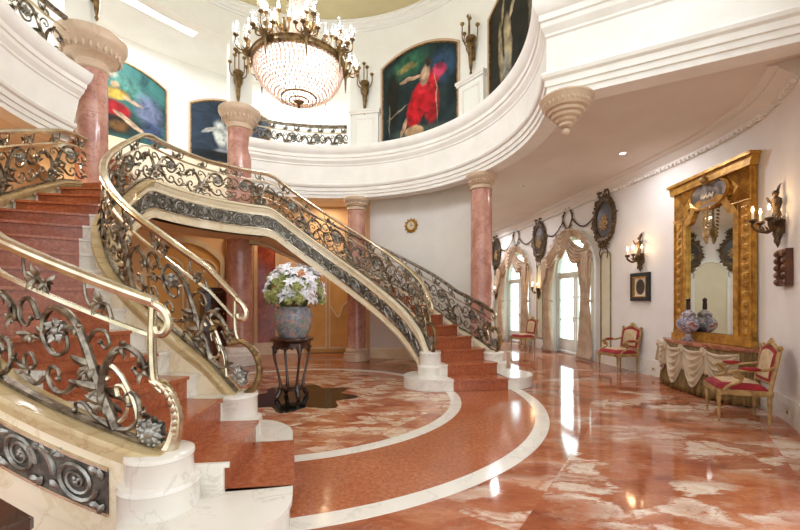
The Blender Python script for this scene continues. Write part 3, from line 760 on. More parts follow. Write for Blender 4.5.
r_in_ = thing('stair_railing', 'long inner bronze railing with pale brass handrail looping round the vase table', 'railing', pol(2.39, 146, 3.66))
mp, Ln = railing(r_in_, 2.39, B0 + 12.4, A0 - 12.4, zinner, 1, lambda u: interp(min(u, 10.5 - u), [(0, .92), (1.0, .84), (3.5, .72), (5.3, .70)]), 11, flip=lambda i: i >= 5)
newel_scroll(r_in_, mp, Ln, True, False); newel_scroll(r_in_, mp, Ln, False, False)
r_oa = thing('stair_railing', 'nearest foreground railing with bright scrolls on the left white drum', 'railing', pol(3.72, A0 - 60, 2))
mp, Ln = railing(r_oa, 3.72, A0 - 12.9, A0 - 113, lambda a: zcap(A0 - a), -1, lambda u: interp(u, [(0, .93), (2.5, .95), (6.4, .78)]), 7, flip=lambda i: False)
newel_scroll(r_oa, mp, Ln, True)
r_ob = thing('stair_railing', 'outer bronze railing of the far flight in front of the pink column', 'railing', pol(3.72, B0 + 60, 2))
mp, Ln = railing(r_ob, 3.72, B0 + 12.4, B0 + 113, lambda a: zcap(a - B0), 1, .76, 7, flip=lambda i: False, rail='bronze')
newel_scroll(r_ob, mp, Ln, True, False)
g1 = thing('gallery_railing', 'bronze scroll balustrade on the gallery edge below the chandelier', 'railing', pol(4.05, 103, 5.34))
railing(g1, 4.05, 119.5, 85.5, lambda a: 5.36, 1, .70, 4, flip=lambda i: False, rail='bronze')
g2 = thing('gallery_railing', 'bronze balustrade on the gallery at top left beside the pink column', 'railing', pol(4.0, 195, 5.34))
railing(g2, 3.92, 174.5, 232, lambda a: 5.40, 1, .86, 4, flip=lambda i: False, rail='bronze')

# ------------------------------------------------------------------ columns and corbel
def column(label, a, r, z0, z1, rad, capr, caph, ped=None):
    t = thing('marble_column', label, 'column', pol(r, a, z0))
    H = z1 - z0; zc_ = H - caph
    if ped:
        link('base', MB().lathe([(rad * 1.6, .006), (rad * 1.6, .25), (rad * 1.5, .28), (rad * 1.5, .34), (rad * 1.3, .38), (rad * 1.15, .44)], n=36), 'white_marble', t)
    else:
        link('base', MB().lathe([(rad * 1.45, .006), (rad * 1.45, .12), (rad * 1.4, .15), (rad * 1.42, .2), (rad * 1.2, .22), (rad * 1.25, .27), (rad * 1.1, .3), (rad * 1.02, .33)], n=36), 'cap_stone', t)
    link('shaft', MB().lathe([(rad * 1.02, .3), (rad, H * .4), (rad * .94, zc_ + .02)], n=40), 'pink_marble', t)
    k = caph
    cap = [(rad * .95, zc_), (rad * 1.06, zc_ + .04 * k), (rad * 1.06, zc_ + .12 * k), (rad * .98, zc_ + .14 * k), (rad * .98, zc_ + .26 * k), (rad * 1.15, zc_ + .34 * k), (capr * .72, zc_ + .4 * k), (capr * .84, zc_ + .62 * k), (capr * .93, zc_ + .7 * k), (capr * .97, zc_ + .76 * k), (capr, zc_ + .82 * k), (capr, zc_ + .97 * k), (capr * .97, zc_ + k), (.001, zc_ + k)]
    cp_ = link('capital', MB().lathe(cap, n=44), 'cap_stone', t, sharp=30)
    eg = MB()
    n_ = 26
    for j in range(n_):
        th = 2 * pi * j / n_; q = capr * .80; eg.ball((q * cos(th), q * sin(th), zc_ + .51 * k), (capr * .06, capr * .06, .11 * k), 6, 4)
    link('egg_moulding', eg, 'cap_stone', cp_)
    return t
column('tall pink marble column at left whose broad capital rises beside the upper left balcony', 166.8, 3.98, 0, 6.26, .25, .54, .62)
column('pink marble column behind the stair rail with a wide capital left of the chandelier', 123.4, 3.92, 0, 6.10, .29, .48, .50, True)
column('pink marble column behind the staircase left of the round wall clock', 81.5, 3.95, 0, 4.145, .235, .33, .32)
column('pink marble column standing right of the staircase before the curtained windows', 30.6, 3.95, 0, 4.145, .225, .32, .32)
t = thing('corbel', 'carved stone corbel with a ball tip hanging under the corner of the gallery', 'corbel', (2.17, 5.16, 4.145))
link('corbel_body', MB().lathe([(.05, -.37), (.085, -.35), (.085, -.32), (.12, -.30), (.135, -.27), (.17, -.25), (.18, -.215), (.215, -.2), (.225, -.165), (.26, -.15), (.275, -.12), (.315, -.05), (.335, -.02), (.335, -.001)], n=40), 'cap_stone', t, sharp=25)
link('ball_tip', MB().ball((0, 0, -.42), .05, 14, 8), 'cap_stone', t)
eg = MB()
for j in range(30): th = 2 * pi * j / 30; eg.ball((.285 * cos(th), .285 * sin(th), -.085), (.018, .018, .036), 6, 4)
link('egg_moulding', eg, 'cap_stone', t)
# ------------------------------------------------------------------ pictures of the upper storey
def arch_poly(w, h, rise, n=18, x0=0, z0=0, inset=0):
    w2 = w / 2 - inset; rad = (w * w / 4 + rise * rise) / (2 * rise); cz_ = h + rise - rad; rr = rad - inset
    pts = [(-w2, inset), (w2, inset)]
    th0 = math.asin(min(1, w2 / rr))
    for k in range(n + 1):
        th = th0 - 2 * th0 * k / n; pts.append((rr * sin(th), cz_ + rr * cos(th)))
    return [(x + x0, z + z0) for x, z in pts]
def uv_xz(o):
    me = o.data; xs = [v.co.x for v in me.vertices]; zs = [v.co.z for v in me.vertices]
    x0, x1, z0, z1 = min(xs), max(xs), min(zs), max(zs); L = me.uv_layers.new(name='UVMap')
    for lp in me.loops:
        c = me.vertices[lp.vertex_index].co; L.data[lp.index].uv = ((c.x - x0) / (x1 - x0), (c.z - z0) / (z1 - z0))
def strip_frame(mb, outer, inner, y0, y1):
    n = len(outer); vs = []
    for x, z in outer: vs += [(x, y0, z), (x, y1, z)]
    for x, z in inner: vs += [(x, y0, z), (x, y1, z)]
    fs = []
    for i in range(n):
        j = (i + 1) % n; a, b, c, d = 2 * i, 2 * j, 2 * n + 2 * i, 2 * n + 2 * j
        fs += [(a, b, d, c), (a + 1, c + 1, d + 1, b + 1), (a, a + 1, b + 1, b), (c, d, d + 1, c + 1)]
    return mb.add(vs, fs)
def picture(label, a, r, z, w, h, rise, m, fw=.085, depth=.16):
    t = ring_thing('arched_painting', label, 'painting', a, r, z)
    o = link('canvas', MB().prism(arch_poly(w, h, rise, inset=fw * .8), .0, .02), m, t, False); uv_xz(o)
    link('frame', strip_frame(MB(), arch_poly(w, h, rise), arch_poly(w, h, rise, inset=fw * .6), -.03, depth), 'cap_stone', t, sharp=30)
    link('gilt_slip', strip_frame(MB(), arch_poly(w, h, rise, inset=fw * .6), arch_poly(w, h, rise, inset=fw), -.02, .02), 'oldgold', t, sharp=30)
    return t
PM1 = painting_mat('painting_clouds', ((30, 62, 64), (60, 112, 106)), [(.5, .72, .5, .2, -25, (84, 140, 128), .6), (.35, .2, .5, .22, 0, (40, 34, 26), .5), (.22, .5, .22, .34, 20, (44, 40, 36), .5), (.82, .45, .18, .28, 8, (112, 120, 150), .5), (.86, .2, .14, .2, 0, (66, 82, 116), .5),
    (.42, .38, .24, .11, -8, (170, 26, 30), .3), (.48, .56, .16, .09, 10, (208, 172, 70), .35), (.64, .52, .12, .03, -20, (220, 184, 150), .3), (.62, .24, .2, .04, -32, (222, 190, 158), .3), (.38, .82, .12, .08, 0, (206, 190, 170), .5), (.46, .68, .05, .06, 0, (196, 160, 120), .4), (.5, .16, .14, .08, 10, (120, 84, 44), .5)])
PM2 = painting_mat('painting_night', ((26, 34, 46), (50, 66, 84)), [(.5, .85, .5, .14, 0, (34, 48, 60), .6), (.36, .44, .10, .26, 6, (206, 208, 200), .4), (.22, .50, .13, .04, 32, (200, 196, 186), .35), (.38, .16, .16, .07, 10, (170, 172, 176), .5), (.8, .35, .1, .25, 0, (58, 74, 96), .5), (.5, .1, .6, .1, 0, (24, 26, 30), .4)])
PM3 = painting_mat('painting_red_drapery', ((18, 30, 32), (38, 58, 60)), [(.36, .84, .34, .15, 14, (58, 116, 88), .6), (.34, .82, .16, .05, 10, (178, 160, 96), .6), (.82, .72, .2, .22, 0, (54, 84, 116), .6), (.14, .5, .1, .4, 0, (34, 32, 26), .4), (.5, .1, .44, .07, -2, (74, 88, 82), .4),
    (.47, .36, .13, .26, -14, (206, 22, 34), .25), (.66, .38, .12, .26, 6, (190, 20, 36), .25), (.62, .58, .19, .11, 24, (222, 40, 56), .3), (.78, .68, .10, .08, -10, (214, 70, 106), .4), (.58, .68, .08, .13, -14, (222, 186, 156), .35), (.40, .685, .17, .028, 4, (218, 178, 146), .3), (.30, .18, .03, .12, -24, (206, 164, 132), .3),
    (.64, .8, .05, .06, 0, (70, 54, 44), .4), (.44, .11, .14, .07, 0, (206, 168, 124), .15), (.735, .42, .007, .3, 3, (188, 170, 140), .3), (.2, .36, .18, .012, 24, (150, 140, 118), .3), (.09, .3, .01, .2, 0, (140, 130, 110), .3)])
PM4 = painting_mat('painting_dark_forest', ((26, 24, 20), (52, 48, 38)), [(.5, .5, .4, .5, 0, (34, 34, 28), .6), (.33, .5, .07, .3, 6, (196, 178, 140), .35), (.2, .45, .05, .32, 4, (168, 150, 118), .35), (.4, .78, .025, .13, -24, (214, 196, 160), .3), (.24, .82, .02, .14, -10, (190, 170, 136), .3), (.3, .3, .09, .16, 0, (150, 146, 134), .4), (.7, .5, .06, .4, 5, (120, 110, 90), .4), (.55, .2, .08, .1, 0, (140, 140, 130), .5)])
picture('large arched painting with pale clouds and a red robe, left of the upper opening', 144, 7.09, 5.75, 2.5, 1.85, .36, PM1)
picture('small looking dark blue arched painting beside the capital of the second pink column', 120.2, 7.09, 5.75, 2.4, 1.72, .32, PM2)
picture('arched painting with bright red drapery right of the chandelier', 58.75, 4.155, 5.44, 2.22, 2.16, .30, PM3)
picture('tall dark arched painting with pale figures at the top right of the well', 17.8, 4.155, 5.44, 2.22, 2.16, .30, PM4)

def torch(label, a, z0):
    t = ring_thing('torch_sconce', label, 'wall sconce', a, 4.29, z0, 'torch sconces of the upper drum'); t.scale = (1.15, 1.15, 1.3)
    b = MB().lathe([(.008, 0), (.03, .04), (.018, .08), (.035, .16), (.05, .34), (.085, .52), (.07, .58), (.11, .62), (.1, .66), (.02, .68)], (0, -.10, 0), 12)
    for k in range(8):
        th = 2 * pi * k / 8; b.leaf((.05 * cos(th), -.10 + .05 * sin(th), .38), (cos(th) * .3, sin(th) * .3, 1), (cos(th), sin(th), 0), .22, .05, .2)
    b.box(-.03, .03, -.05, .005, .3, .5)
    link('torch_body', b, 'oldgold', t)
    for sx, dy, hz in ((-1, 0, .78), (1, 0, .78), (-.55, -.14, .86), (.55, -.14, .86), (0, -.06, .98)):
        m = MB(); x = sx * .17; y = -.10 + dy
        m.tube(crv([(0, -.10, .56), (x * .6, y * .9, .56), (x, y, .64), (x, y, hz)], 5), .012, 6); m.lathe([(.012, hz - .02), (.045, hz + .02), (.04, hz + .035), (.014, hz + .04)], (x, y, 0), 10)
        ar = link('arm', m, 'oldgold', t)
        link('candle', MB().lathe([(.012, hz + .03), (.012, hz + .11), (.001, hz + .12)], (x, y, 0), 8), 'candle', ar)
torch('gilt torch sconce at the top left edge above the broad column capital', 163.5, 6.78)
torch('gilt torch sconce left of the chandelier above the second column', 123.2, 6.32)
torch('gilt torch sconce right of the chandelier above the left panelled pedestal', 79.3, 6.4)
torch('gilt torch sconce between the red drapery picture and the dark picture', 38.2, 6.55)

# ------------------------------------------------------------------ chandelier
ch = thing('chandelier', 'large crystal bowl chandelier with clusters of glass shaded candles', 'chandelier', (-1.585, 6.2, 4.54))
RB = .675
prof = [(RB * cos(R(f)), .64 - .53 * sin(R(f))) for f in range(0, 91, 6)]
shell = MB().lathe([(max(.001, r * .965), z + .01) for r, z in prof][::-1], n=48)
bowl = link('crystal_bowl', shell, 'crystal', ch)
be = MB(); rows = 17
for j in range(rows):
    f = R(4 + 84 * j / (rows - 1)); r = RB * cos(f); z = .64 - .53 * sin(f); n_ = max(5, int(2 * pi * r / .062))
    for k in range(n_):
        th = 2 * pi * (k + .5 * (j % 2)) / n_; rr = .019 + .008 * random.random(); c = (r * cos(th), r * sin(th), z)
        be.ball(c, (rr, rr, rr * 1.5), 4, 2)
tag(link('crystal_drops', be, 'crystal', bowl, False), kind='stuff')
link('rim_band', MB().lathe([(RB - .01, .60), (RB + .03, .605), (RB + .045, .63), (RB + .035, .68), (RB + .05, .70), (RB + .02, .725), (RB - .01, .72)], n=64, cap=False), 'oldgold', ch, sharp=30)
link('lower_ring', MB().lathe([(.26, .14), (.285, .145), (.285, .165), (.26, .17)], n=40, cap=False).lathe([(.14, .105), (.16, .11), (.16, .125), (.14, .13)], n=32, cap=False), 'oldgold', ch)
link('finial', MB().lathe([(.002, -.01), (.014, .01), (.03, .03), (.016, .05), (.04, .075), (.075, .10), (.06, .115), (.01, .125)], n=20), 'oldgold', ch)
cr_ = MB(); 
for j in range(13):
    z = .76 + j * .075; r = .30 - .16 * min(1, j / 8); n_ = int(2 * pi * r / .05)
    for k in range(n_):
        th = 2 * pi * (k + .5 * (j % 2)) / n_; cr_.ball((r * cos(th), r * sin(th), z), (.018, .018, .045), 4, 2)
tag(link('crystal_crown', cr_, 'crystal', ch, False), kind='stuff')
link('crown_core', MB().lathe([(.27, .72), (.25, .9), (.14, 1.3), (.12, 1.7)], n=24), 'crystal', ch)
link('crown_ring', MB().lathe([(.30, .73), (.33, .74), (.33, .77), (.30, .78)], n=32, cap=False).lathe([(.12, 1.68), (.19, 1.7), (.19, 1.74), (.12, 1.76)], n=24, cap=False), 'oldgold', ch)
link('suspension_rod', MB().tube([(0, 0, 1.7), (0, 0, 6.0)], .018, 8), 'oldgold', ch)
def branch(th, r, zb, arms, drop):
    ca, sa = cos(th), sin(th); q = lambda x, y, z: (ca * (r + y) - sa * x, sa * (r + y) + ca * x, z)
    m = MB().lathe([(.004, zb - drop), (.012, zb - drop * .8), (.02, zb - drop * .4), (.034, zb - drop * .1), (.05, zb + .02), (.03, zb + .06), (.045, zb + .12), (.02, zb + .16)], q(0, .05, 0), 10)
    for k in range(7):
        a = 2 * pi * k / 7; m.leaf(q(.02 * cos(a), .05 + .02 * sin(a), zb - drop * .3), Vector(q(cos(a), .05 + sin(a), 0)) - Vector(q(0, .05, 0)) + Vector((0, 0, 1.6)), (cos(a), sin(a), .01), .16, .05, .3)
    m.tube([q(0, -.10, zb), q(0, .05, zb + .02)], .016, 6)
    b = link('candle_branch', m, 'oldgold', ch)
    for (x, y, h) in arms:
        m = MB(); m.tube(crv([q(0, .05, zb + .03), q(x * .5, .05 + y * .5, zb - .045), q(x, .05 + y, zb - .01), q(x, .05 + y, h)], 5), .010, 6)
        m.lathe([(.01, h - .03), (.04, h), (.036, h + .015), (.012, h + .02)], q(x, .05 + y, 0), 10); m.ball(q(x, .05 + y, h - .045), .018, 6, 4)
        ar = link('arm', m, 'oldgold', b)
        link('candle', MB().lathe([(.012, h + .015), (.012, h + .075), (.003, h + .078)], q(x, .05 + y, 0), 8), 'candle', ar)
        link('bulb', MB().lathe([(.004, h + .075), (.014, h + .095), (.011, h + .12), (.001, h + .15)], q(x, .05 + y, 0), 8), 'flamew', ar)
        link('glass_shade', MB().lathe([(.026, h + .02), (.042, h + .06), (.045, h + .10), (.036, h + .16), (.046, h + .19)], q(x, .05 + y, 0), 14, cap='open'), 'hurricane', ar)
for k in range(8):
    branch(R(22 + 45 * k), RB + .02, .74, [(-.15, .03, .80), (.15, .03, .80), (-.07, .17, .74), (.07, .17, .88), (0, .0, 1.0)], .36)
for k in range(6):
    branch(R(10 + 60 * k), .34, 1.0, [(-.11, .02, 1.10), (.11, .02, 1.10), (0, .12, 1.18)], .2)

# ------------------------------------------------------------------ table with the vase of flowers
TX, TY = -1.70, 6.22
t = thing('pedestal_table', 'dark carved round mahogany stand under the flower vase', 'table', (TX, TY, .006)); t.scale = (.8, .8, 1)
link('table_top', MB().lathe([(.001, .885), (.39, .885), (.415, .90), (.42, .92), (.41, .938), (.39, .945), (.001, .945)], n=40), 'darkwood', t)
ap = MB().lathe([(.33, .78), (.355, .79), (.36, .86), (.385, .886), (.30, .886)], n=40)
for k in range(24): th = 2 * pi * k / 24; ap.ball((.36 * cos(th), .36 * sin(th), .79), (.03, .03, .022), 6, 4)
link('apron', ap, 'darkwood', t)
for k in range(4):
    th = R(38 + 90 * k); ca, sa = cos(th), sin(th)
    pts = crv([(.33, .84), (.36, .70), (.31, .50), (.25, .30), (.235, .18), (.27, .08), (.315, .03)], 5)
    m = MB().tube([(r * ca, r * sa, z) for r, z in pts], [.045 - .022 * math.sin(pi * min(1, j / 22)) for j in range(len(pts))], 8)
    m.ball((.315 * ca, .315 * sa, .032), (.04, .04, .032), 8, 5); m.ball((.345 * ca, .345 * sa, .76), (.05, .05, .07), 8, 6)
    link('leg', m, 'darkwood', t)
link('stretcher_shelf', MB().lathe([(.001, .13), (.24, .13), (.27, .145), (.27, .165), (.24, .18), (.001, .18)], n=32), 'darkwood', t)
v = thing('flower_vase', 'painted grey porcelain vase holding the white bouquet on the round stand', 'vase', (TX + .02, TY, .952))
link('vase_body', MB().lathe([(.21, 0), (.22, .02), (.225, .04), (.262, .12), (.292, .24), (.298, .32), (.29, .39), (.265, .43), (.258, .452), (.262, .475), (.245, .475), (.24, .44), (.24, .30), (.001, .28)], n=44), 'porcelain', v)
link('rim', MB().lathe([(.255, .452), (.272, .46), (.275, .475), (.26, .482)], n=40, cap=False), 'porcelain', v)
BC = Vector((TX + .02, TY, 1.62))
def dome_pt(i, n, zmin, zmax, jit):
    z = zmin + (zmax - zmin) * (i + .5) / n; th = i * 2.39996 + jit; rr = math.sqrt(max(0, 1 - z * z))
    return Vector((cos(th) * rr, sin(th) * rr, z))
def bloom(kind):
    m = MB()
    if kind == 'lily':
        for k in range(6):
            th = 2 * pi * k / 6; d = Vector((cos(th), sin(th), .55 if k % 2 else .35)); m.leaf((.008 * cos(th), .008 * sin(th), 0), d, (0, 0, 1), .105, .055, .32)
        return link('white_lily', m, 'lily')
    if kind == 'hyd':
        for k in range(42):
            d = dome_pt(k, 42, -.2, 1, 0); m.leaf(d * .045, d + Vector((.5 * sin(k), .5 * cos(k), 0)), d, .032, .034, .1)
        m.ball((0, 0, 0), .045, 8, 6); return link('lime_hydrangea', m, 'lime')
    for j, (n_, tl, L) in enumerate(((5, .9, .045), (7, .5, .055), (9, .15, .06))):
        for k in range(n_): th = 2 * pi * (k + .3 * j) / n_; m.leaf((.006 * cos(th), .006 * sin(th), 0), (cos(th), sin(th), tl), (-cos(th) * .4, -sin(th) * .4, 1), L, .05, .3)
    return link('peach_rose', m, 'peach')
def stem_for(o):
    m = MB().tube([(0, 0, -.10), (.004, 0, -.05), (0, 0, .004)], .006, 5); return link('stem', m, 'green', o)
kinds = {'lily': ('white lily in the bouquet of the porcelain vase', 'white lilies in the vase'), 'hyd': ('lime green hydrangea head in the bouquet of the porcelain vase', 'green hydrangeas in the vase'), 'rose': ('peach rose in the bouquet of the porcelain vase', 'peach roses in the vase')}
proto = {}
for kd in kinds:
    o = bloom(kd); stem_for(o); proto[kd] = o; tag(o, kinds[kd][0], 'flower', kinds[kd][1])
first = set(); N_ = 118
for i in range(N_):
    d = dome_pt(i, N_, -.42, .99, 0)
    kd = 'lily' if (d.z > .62 or i % 3 == 0 or (d.x > .1 and i % 2)) else ('rose' if i % 5 == 1 else 'hyd')
    if d.z > .5 and i % 9 == 4: kd = 'rose'
    o = proto[kd] if kd not in first else copy_tree(proto[kd]); first.add(kd)
    jr = 1 + .34 * (random.random() - .5)
    o.location = BC + Vector((d.x * .40 * jr, d.y * .40 * jr, d.z * .36 * jr + .05))
    up = (d + Vector((random.uniform(-.3, .3), random.uniform(-.3, .3), random.uniform(0, .4)))).normalized()
    o.rotation_mode = 'QUATERNION'; o.rotation_quaternion = up.to_track_quat('Z', 'Y'); s_ = random.uniform(.85, 1.35); o.scale = (s_, s_, s_)
m = MB()
for i in range(150):
    d = dome_pt(i, 150, -.5, .9, 1.3); p = Vector((d.x * .30, d.y * .30, 1.64 + d.z * .28)); m.leaf(p, d + Vector((.4 * sin(i * 3), .4 * cos(i * 5), .1)), (sin(i), cos(i), 1), .15, .05, .25)
for i in range(60):
    th = i * 2.4; d = Vector((cos(th), sin(th), 0)); p0 = Vector((TX + .02 - TX, 0, 0)); m.tube([Vector((.02 + .1 * cos(th), .1 * sin(th), 1.25)), Vector((.02 + .16 * cos(th), .16 * sin(th), 1.42)), Vector((.02 + .30 * cos(th), .30 * sin(th), 1.62 + .1 * sin(i))) ], .006, 4)
o = link('foliage', m, 'green'); o.location = (TX, TY, 0); tag(o, 'mass of green leaves and stems between the bouquet flowers', 'foliage', kind='stuff')

# ------------------------------------------------------------------ fittings of the back wall
t = ring_thing('wall_clock', 'small round gilt wall clock on the curved white wall', 'clock', 63.3, 4.445, 3.47)
link('clock_case', MB().lathe([(.10, 0), (.165, 0), (.17, .02), (.15, .05), (.12, .06), (.11, .045), (.10, .045)], n=32, cap=False).xf(Matrix.Rotation(R(90), 4, 'X')), 'gold', t)
link('dial', MB().lathe([(.001, .03), (.112, .03), (.112, .04), (.001, .04)], n=32).xf(Matrix.Rotation(R(90), 4, 'X')), 'cream', t)
link('hand', MB().box(-.006, .006, -.046, -.042, -.01, .07).box(-.01, .05, -.046, -.042, -.006, .006), 'black', t, False)
orn = MB()
for k in range(12): th = 2 * pi * k / 12; orn.leaf((.155 * cos(th), -.03, .155 * sin(th)), (cos(th), 0, sin(th)), (0, -1, 0), .05, .05, .2)
link('leaf_border', orn, 'gold', t)
def panel_door(label, a, w, h, rise):
    t = ring_thing('panel_door', label, 'door', a, 5.5 * cos(math.asin(w / 11)) - .01, .01)
    link('door_leaf', MB().prism(arch_poly(w, h, rise), -.02, .05), 'yellow', t, False)
    link('door_frame', strip_frame(MB(), arch_poly(w + .24, h + .12, rise + .02), arch_poly(w, h, rise), -.06, .12), 'cream', t, sharp=30)
    fr = MB(); strip_frame(fr, arch_poly(w * .44, h * .9, rise * .5, x0=-w * .24, z0=.12), arch_poly(w * .44, h * .9, rise * .5, x0=-w * .24, z0=.12, inset=.04), -.035, -.018)
    strip_frame(fr, arch_poly(w * .44, h * .9, rise * .5, x0=w * .24, z0=.12), arch_poly(w * .44, h * .9, rise * .5, x0=w * .24, z0=.12, inset=.04), -.035, -.018)
    fr.tube(crv([(w * .05, -.03, h * .55), (w * .2, -.03, h * .42), (w * .3, -.03, h * .55), (w * .44, -.03, h * .62)], 6), .022, 6)
    link('panel_moulding', fr, 'cream', t)
    link('handle', MB().tube([(.03, -.03, 1.05), (.03, -.08, 1.05), (.12, -.08, 1.05)], .012, 6), 'brass', t)
panel_door('ochre arched double door behind the flower vase and stair', 94.5, 1.5, 2.5, .35)
panel_door('ochre arched doorway seen through the left stair railing', 134.5, 1.7, 2.55, .45)
for a, lb in ((112.8, 'red marble pilaster directly left of the flower vase'), (120.2, 'red marble pilaster behind the pink column under the landing')):
    t = ring_thing('marble_pilaster', lb, 'pilaster', a, 5.47, .006)
    link('pilaster_base', MB().box(-.34, .34, -.12, .02, 0, .34), 'cream', t, False)
    link('pilaster_shaft', MB().box(-.23, .23, -.07, .02, .34, 3.1), 'red_marble', t, False)
    link('pilaster_edge', MB().box(-.34, -.24, -.09, .02, .34, 3.1).box(.24, .34, -.09, .02, .34, 3.1).box(-.34, .34, -.1, .02, 3.1, 3.3), 'beigewall', t, False)
t = ring_thing('cabinet', 'dark wood cabinet seen through the left stair railing', 'cabinet', 126.5, 4.9, .006)
link('body', MB().rbox(-.42, .42, -.05, .38, .1, 1.75), 'brownwood', t); link('top_cornice', MB().box(-.48, .48, -.11, .4, 1.76, 1.86), 'darkwood', t, False)
for sx in (-1, 1):
    d = link('door', MB().box(min(0, sx * .40), max(0, sx * .40), -.075, -.052, .75, 1.7), 'darkwood', t, False)
    link('knob', MB().ball((sx * .04, -.09, 1.2), .02, 8, 6), 'brass', d)
    link('drawer', MB().box(min(sx * .02, sx * .40), max(sx * .02, sx * .40), -.075, -.052, .2, .7), 'brownwood', t, False)
for sx in (-1, 1):
    for y in (0, .33): link('foot', MB().lathe([(.03, 0), (.045, .05), (.03, .11)], (sx * .36, y, 0), 10), 'darkwood', t)

t = thing('side_table', 'corner of a dark brown wooden table at the bottom left edge', 'table', (-1.757, 1.435, .006), R(-28))
link('table_top', MB().rbox(-.45, .45, -.4, .18, .70, .745, .015), 'darkwood', t)
link('apron', MB().box(-.41, .41, -.36, .14, .58, .70), 'brownwood', t, False)
for x in (-.38, .38):
    for y in (-.33, .11): link('leg', MB().lathe([(.02, 0), (.028, .2), (.035, .58)], (x, y, 0), 10), 'darkwood', t)
# ------------------------------------------------------------------ window wall: French windows, curtains, girandoles
for wi, (c, h) in enumerate(WIN):
    x0, y0, r0 = wall(c); xa, ya, _ = wall(c - h); xb, yb, _ = wall(c + h); rz = math.atan2(yb - ya, xb - xa)
    cx, cy = (xa + xb) / 2, (ya + yb) / 2; hw = math.hypot(xb - xa, yb - ya) / 2
    w = thing('window_%d' % (wi + 1), ('nearer' if wi == 0 else 'farther') + ' arched French window with white frame', 'window', (cx + .14 * sin(rz) * -1 * 0 + .16 * math.cos(rz + pi / 2), cy + .16 * math.sin(rz + pi / 2), .006), rz)
    w['kind'] = 'structure'
    def arc(rad, n=20, zc_=SPR): return [(rad * cos(pi * k / n), zc_ + rad * sin(pi * k / n)) for k in range(n + 1)]
    outer = [(-hw, 0), (hw, 0)] + arc(hw); inner = [(-hw + .07, .06), (hw - .07, .06)] + arc(hw - .07)
    link('window_frame', strip_frame(MB(), outer, inner, -.05, .06), 'winframe', w, sharp=30)
    link('transom', MB().box(-hw + .06, hw - .06, -.04, .05, SPR - .05, SPR + .04), 'winframe', w, False)
    link('fanlight', MB().prism([(-hw + .07, SPR + .04), (hw - .07, SPR + .04)] + [(x, max(z, SPR + .04)) for x, z in arc(hw - .07)], .0, .012), 'pane', w, False)
    for sx in (-1, 1):
        lf = MB(); a, b = (sx * .012, sx * (hw - .075)); x1, x2 = min(a, b), max(a, b)
        for bx in ((x1, x1 + .09, .07, SPR - .05), (x2 - .09, x2, .07, SPR - .05), (x1, x2, .07, .42), (x1, x2, SPR - .14, SPR - .05)): lf.box(bx[0], bx[1], -.03, .03, bx[2], bx[3])
        for k in (1, 2):
            zm = .42 + (SPR - .14 - .42) * k / 3
            lf.tube([(x1 + (x2 - x1) * j / 10, 0, zm + .05 * sin(pi * 2 * j / 10 * 1.0) * sx) for j in range(11)], .022, 6)
        d = link('casement', lf, 'winframe', w, False)
        link('pane', MB().box(x1 + .08, x2 - .08, -.004, .004, .40, SPR - .12), 'pane', d, False)
        link('handle', MB().tube([(sx * .06, -.03, 1.05), (sx * .06, -.07, 1.05), (sx * .06, -.07, .93)], .012, 6), 'brass', d)
    # curtain: two tied side drapes and a swagged heading
    t = wall_thing('curtain', ('champagne silk swagged curtain on the window nearer the small red armchair' if wi == 0 else 'champagne silk swagged curtain on the far window beside the staircase'), 'curtain', c, .06, .01)
    t.rotation_euler[2] = rz
    hh = h + .22
    for sx in (-1, 1):
        def drape(u, v, sx=sx):
            z = 2.72 * (1 - v); tie = 1.5
            if z > tie:
                f = (z - tie) / (2.72 - tie); wd = .30 + .42 * f ** 1.5; xin = .14 * (1 - f)
            else:
                f = (tie - z) / tie; wd = .30 + .22 * f; xin = .14 * (1 - f) ** 2
            x = hh - xin - wd * u + .05 * sin(5 * v) * u
            amp = .045 + .02 * sin(3 * v)
            y = -.07 - amp * (1 + sin(2 * pi * 5.5 * u + .8 * sin(4 * v))) - (.05 if z < .1 else 0)
            return (sx * x, y, max(.006, z))
        dr = MB().grid(drape, 48, 30); 
        o = link('side_drape', dr, 'silk', t, sharp=180); sm = o.modifiers.new('cloth', 'SOLIDIFY'); sm.thickness = .012
        tb = MB().tube([(sx * (hh - .12 + .0), .0, 1.52), (sx * (hh - .08), -.16, 1.50), (sx * (hh - .30), -.20, 1.5), (sx * (hh - .48), -.10, 1.52), (sx * (hh - .40), -.02, 1.53)], .03, 6, .5)
        link('tie_back', tb, 'silk', o)
    def swag(cx_, wd, z0, z1, dep, nf, y0, inv=False):
        def fn(u, v):
            x = cx_ + wd * (u - .5); e = sin(pi * u)
            zt = z0 + (z1 - z0) * u + .0
            z = zt - .04 - (dep * (.15 + .85 * e)) * v - .10 * e * (1 - v)
            y = y0 - .05 - (.05 + .05 * e) * (.5 + .5 * sin(v * nf * 2 * pi)) - .10 * e * v
            return (x, y, z)
        return MB().grid(fn, 24, 36)
    sw = []
    ztop = lambda x: SPR + math.sqrt(max(0, (hh) ** 2 - x * x)) + .02
    for cx_, wd, dep, y0 in ((-.55, 1.05, .62, -.08), (.55, 1.05, .62, -.08), (0, .72, .78, -.12)):
        o = link('swag', swag(cx_, wd, ztop(max(-hh * .98, cx_ - wd / 2)), ztop(min(hh * .98, cx_ + wd / 2)), dep, 5, y0), 'silk', t, sharp=180)
        sm = o.modifiers.new('cloth', 'SOLIDIFY'); sm.thickness = .012
    def heading(u, v):
        th = pi * (.06 + .88 * u); r = hh + .02 - .20 * v
        return (r * cos(th), -.06 - .03 * (1 + sin(u * 90)), SPR + r * sin(th))
    link('heading', MB().grid(heading, 120, 3), 'silk', t, sharp=180)
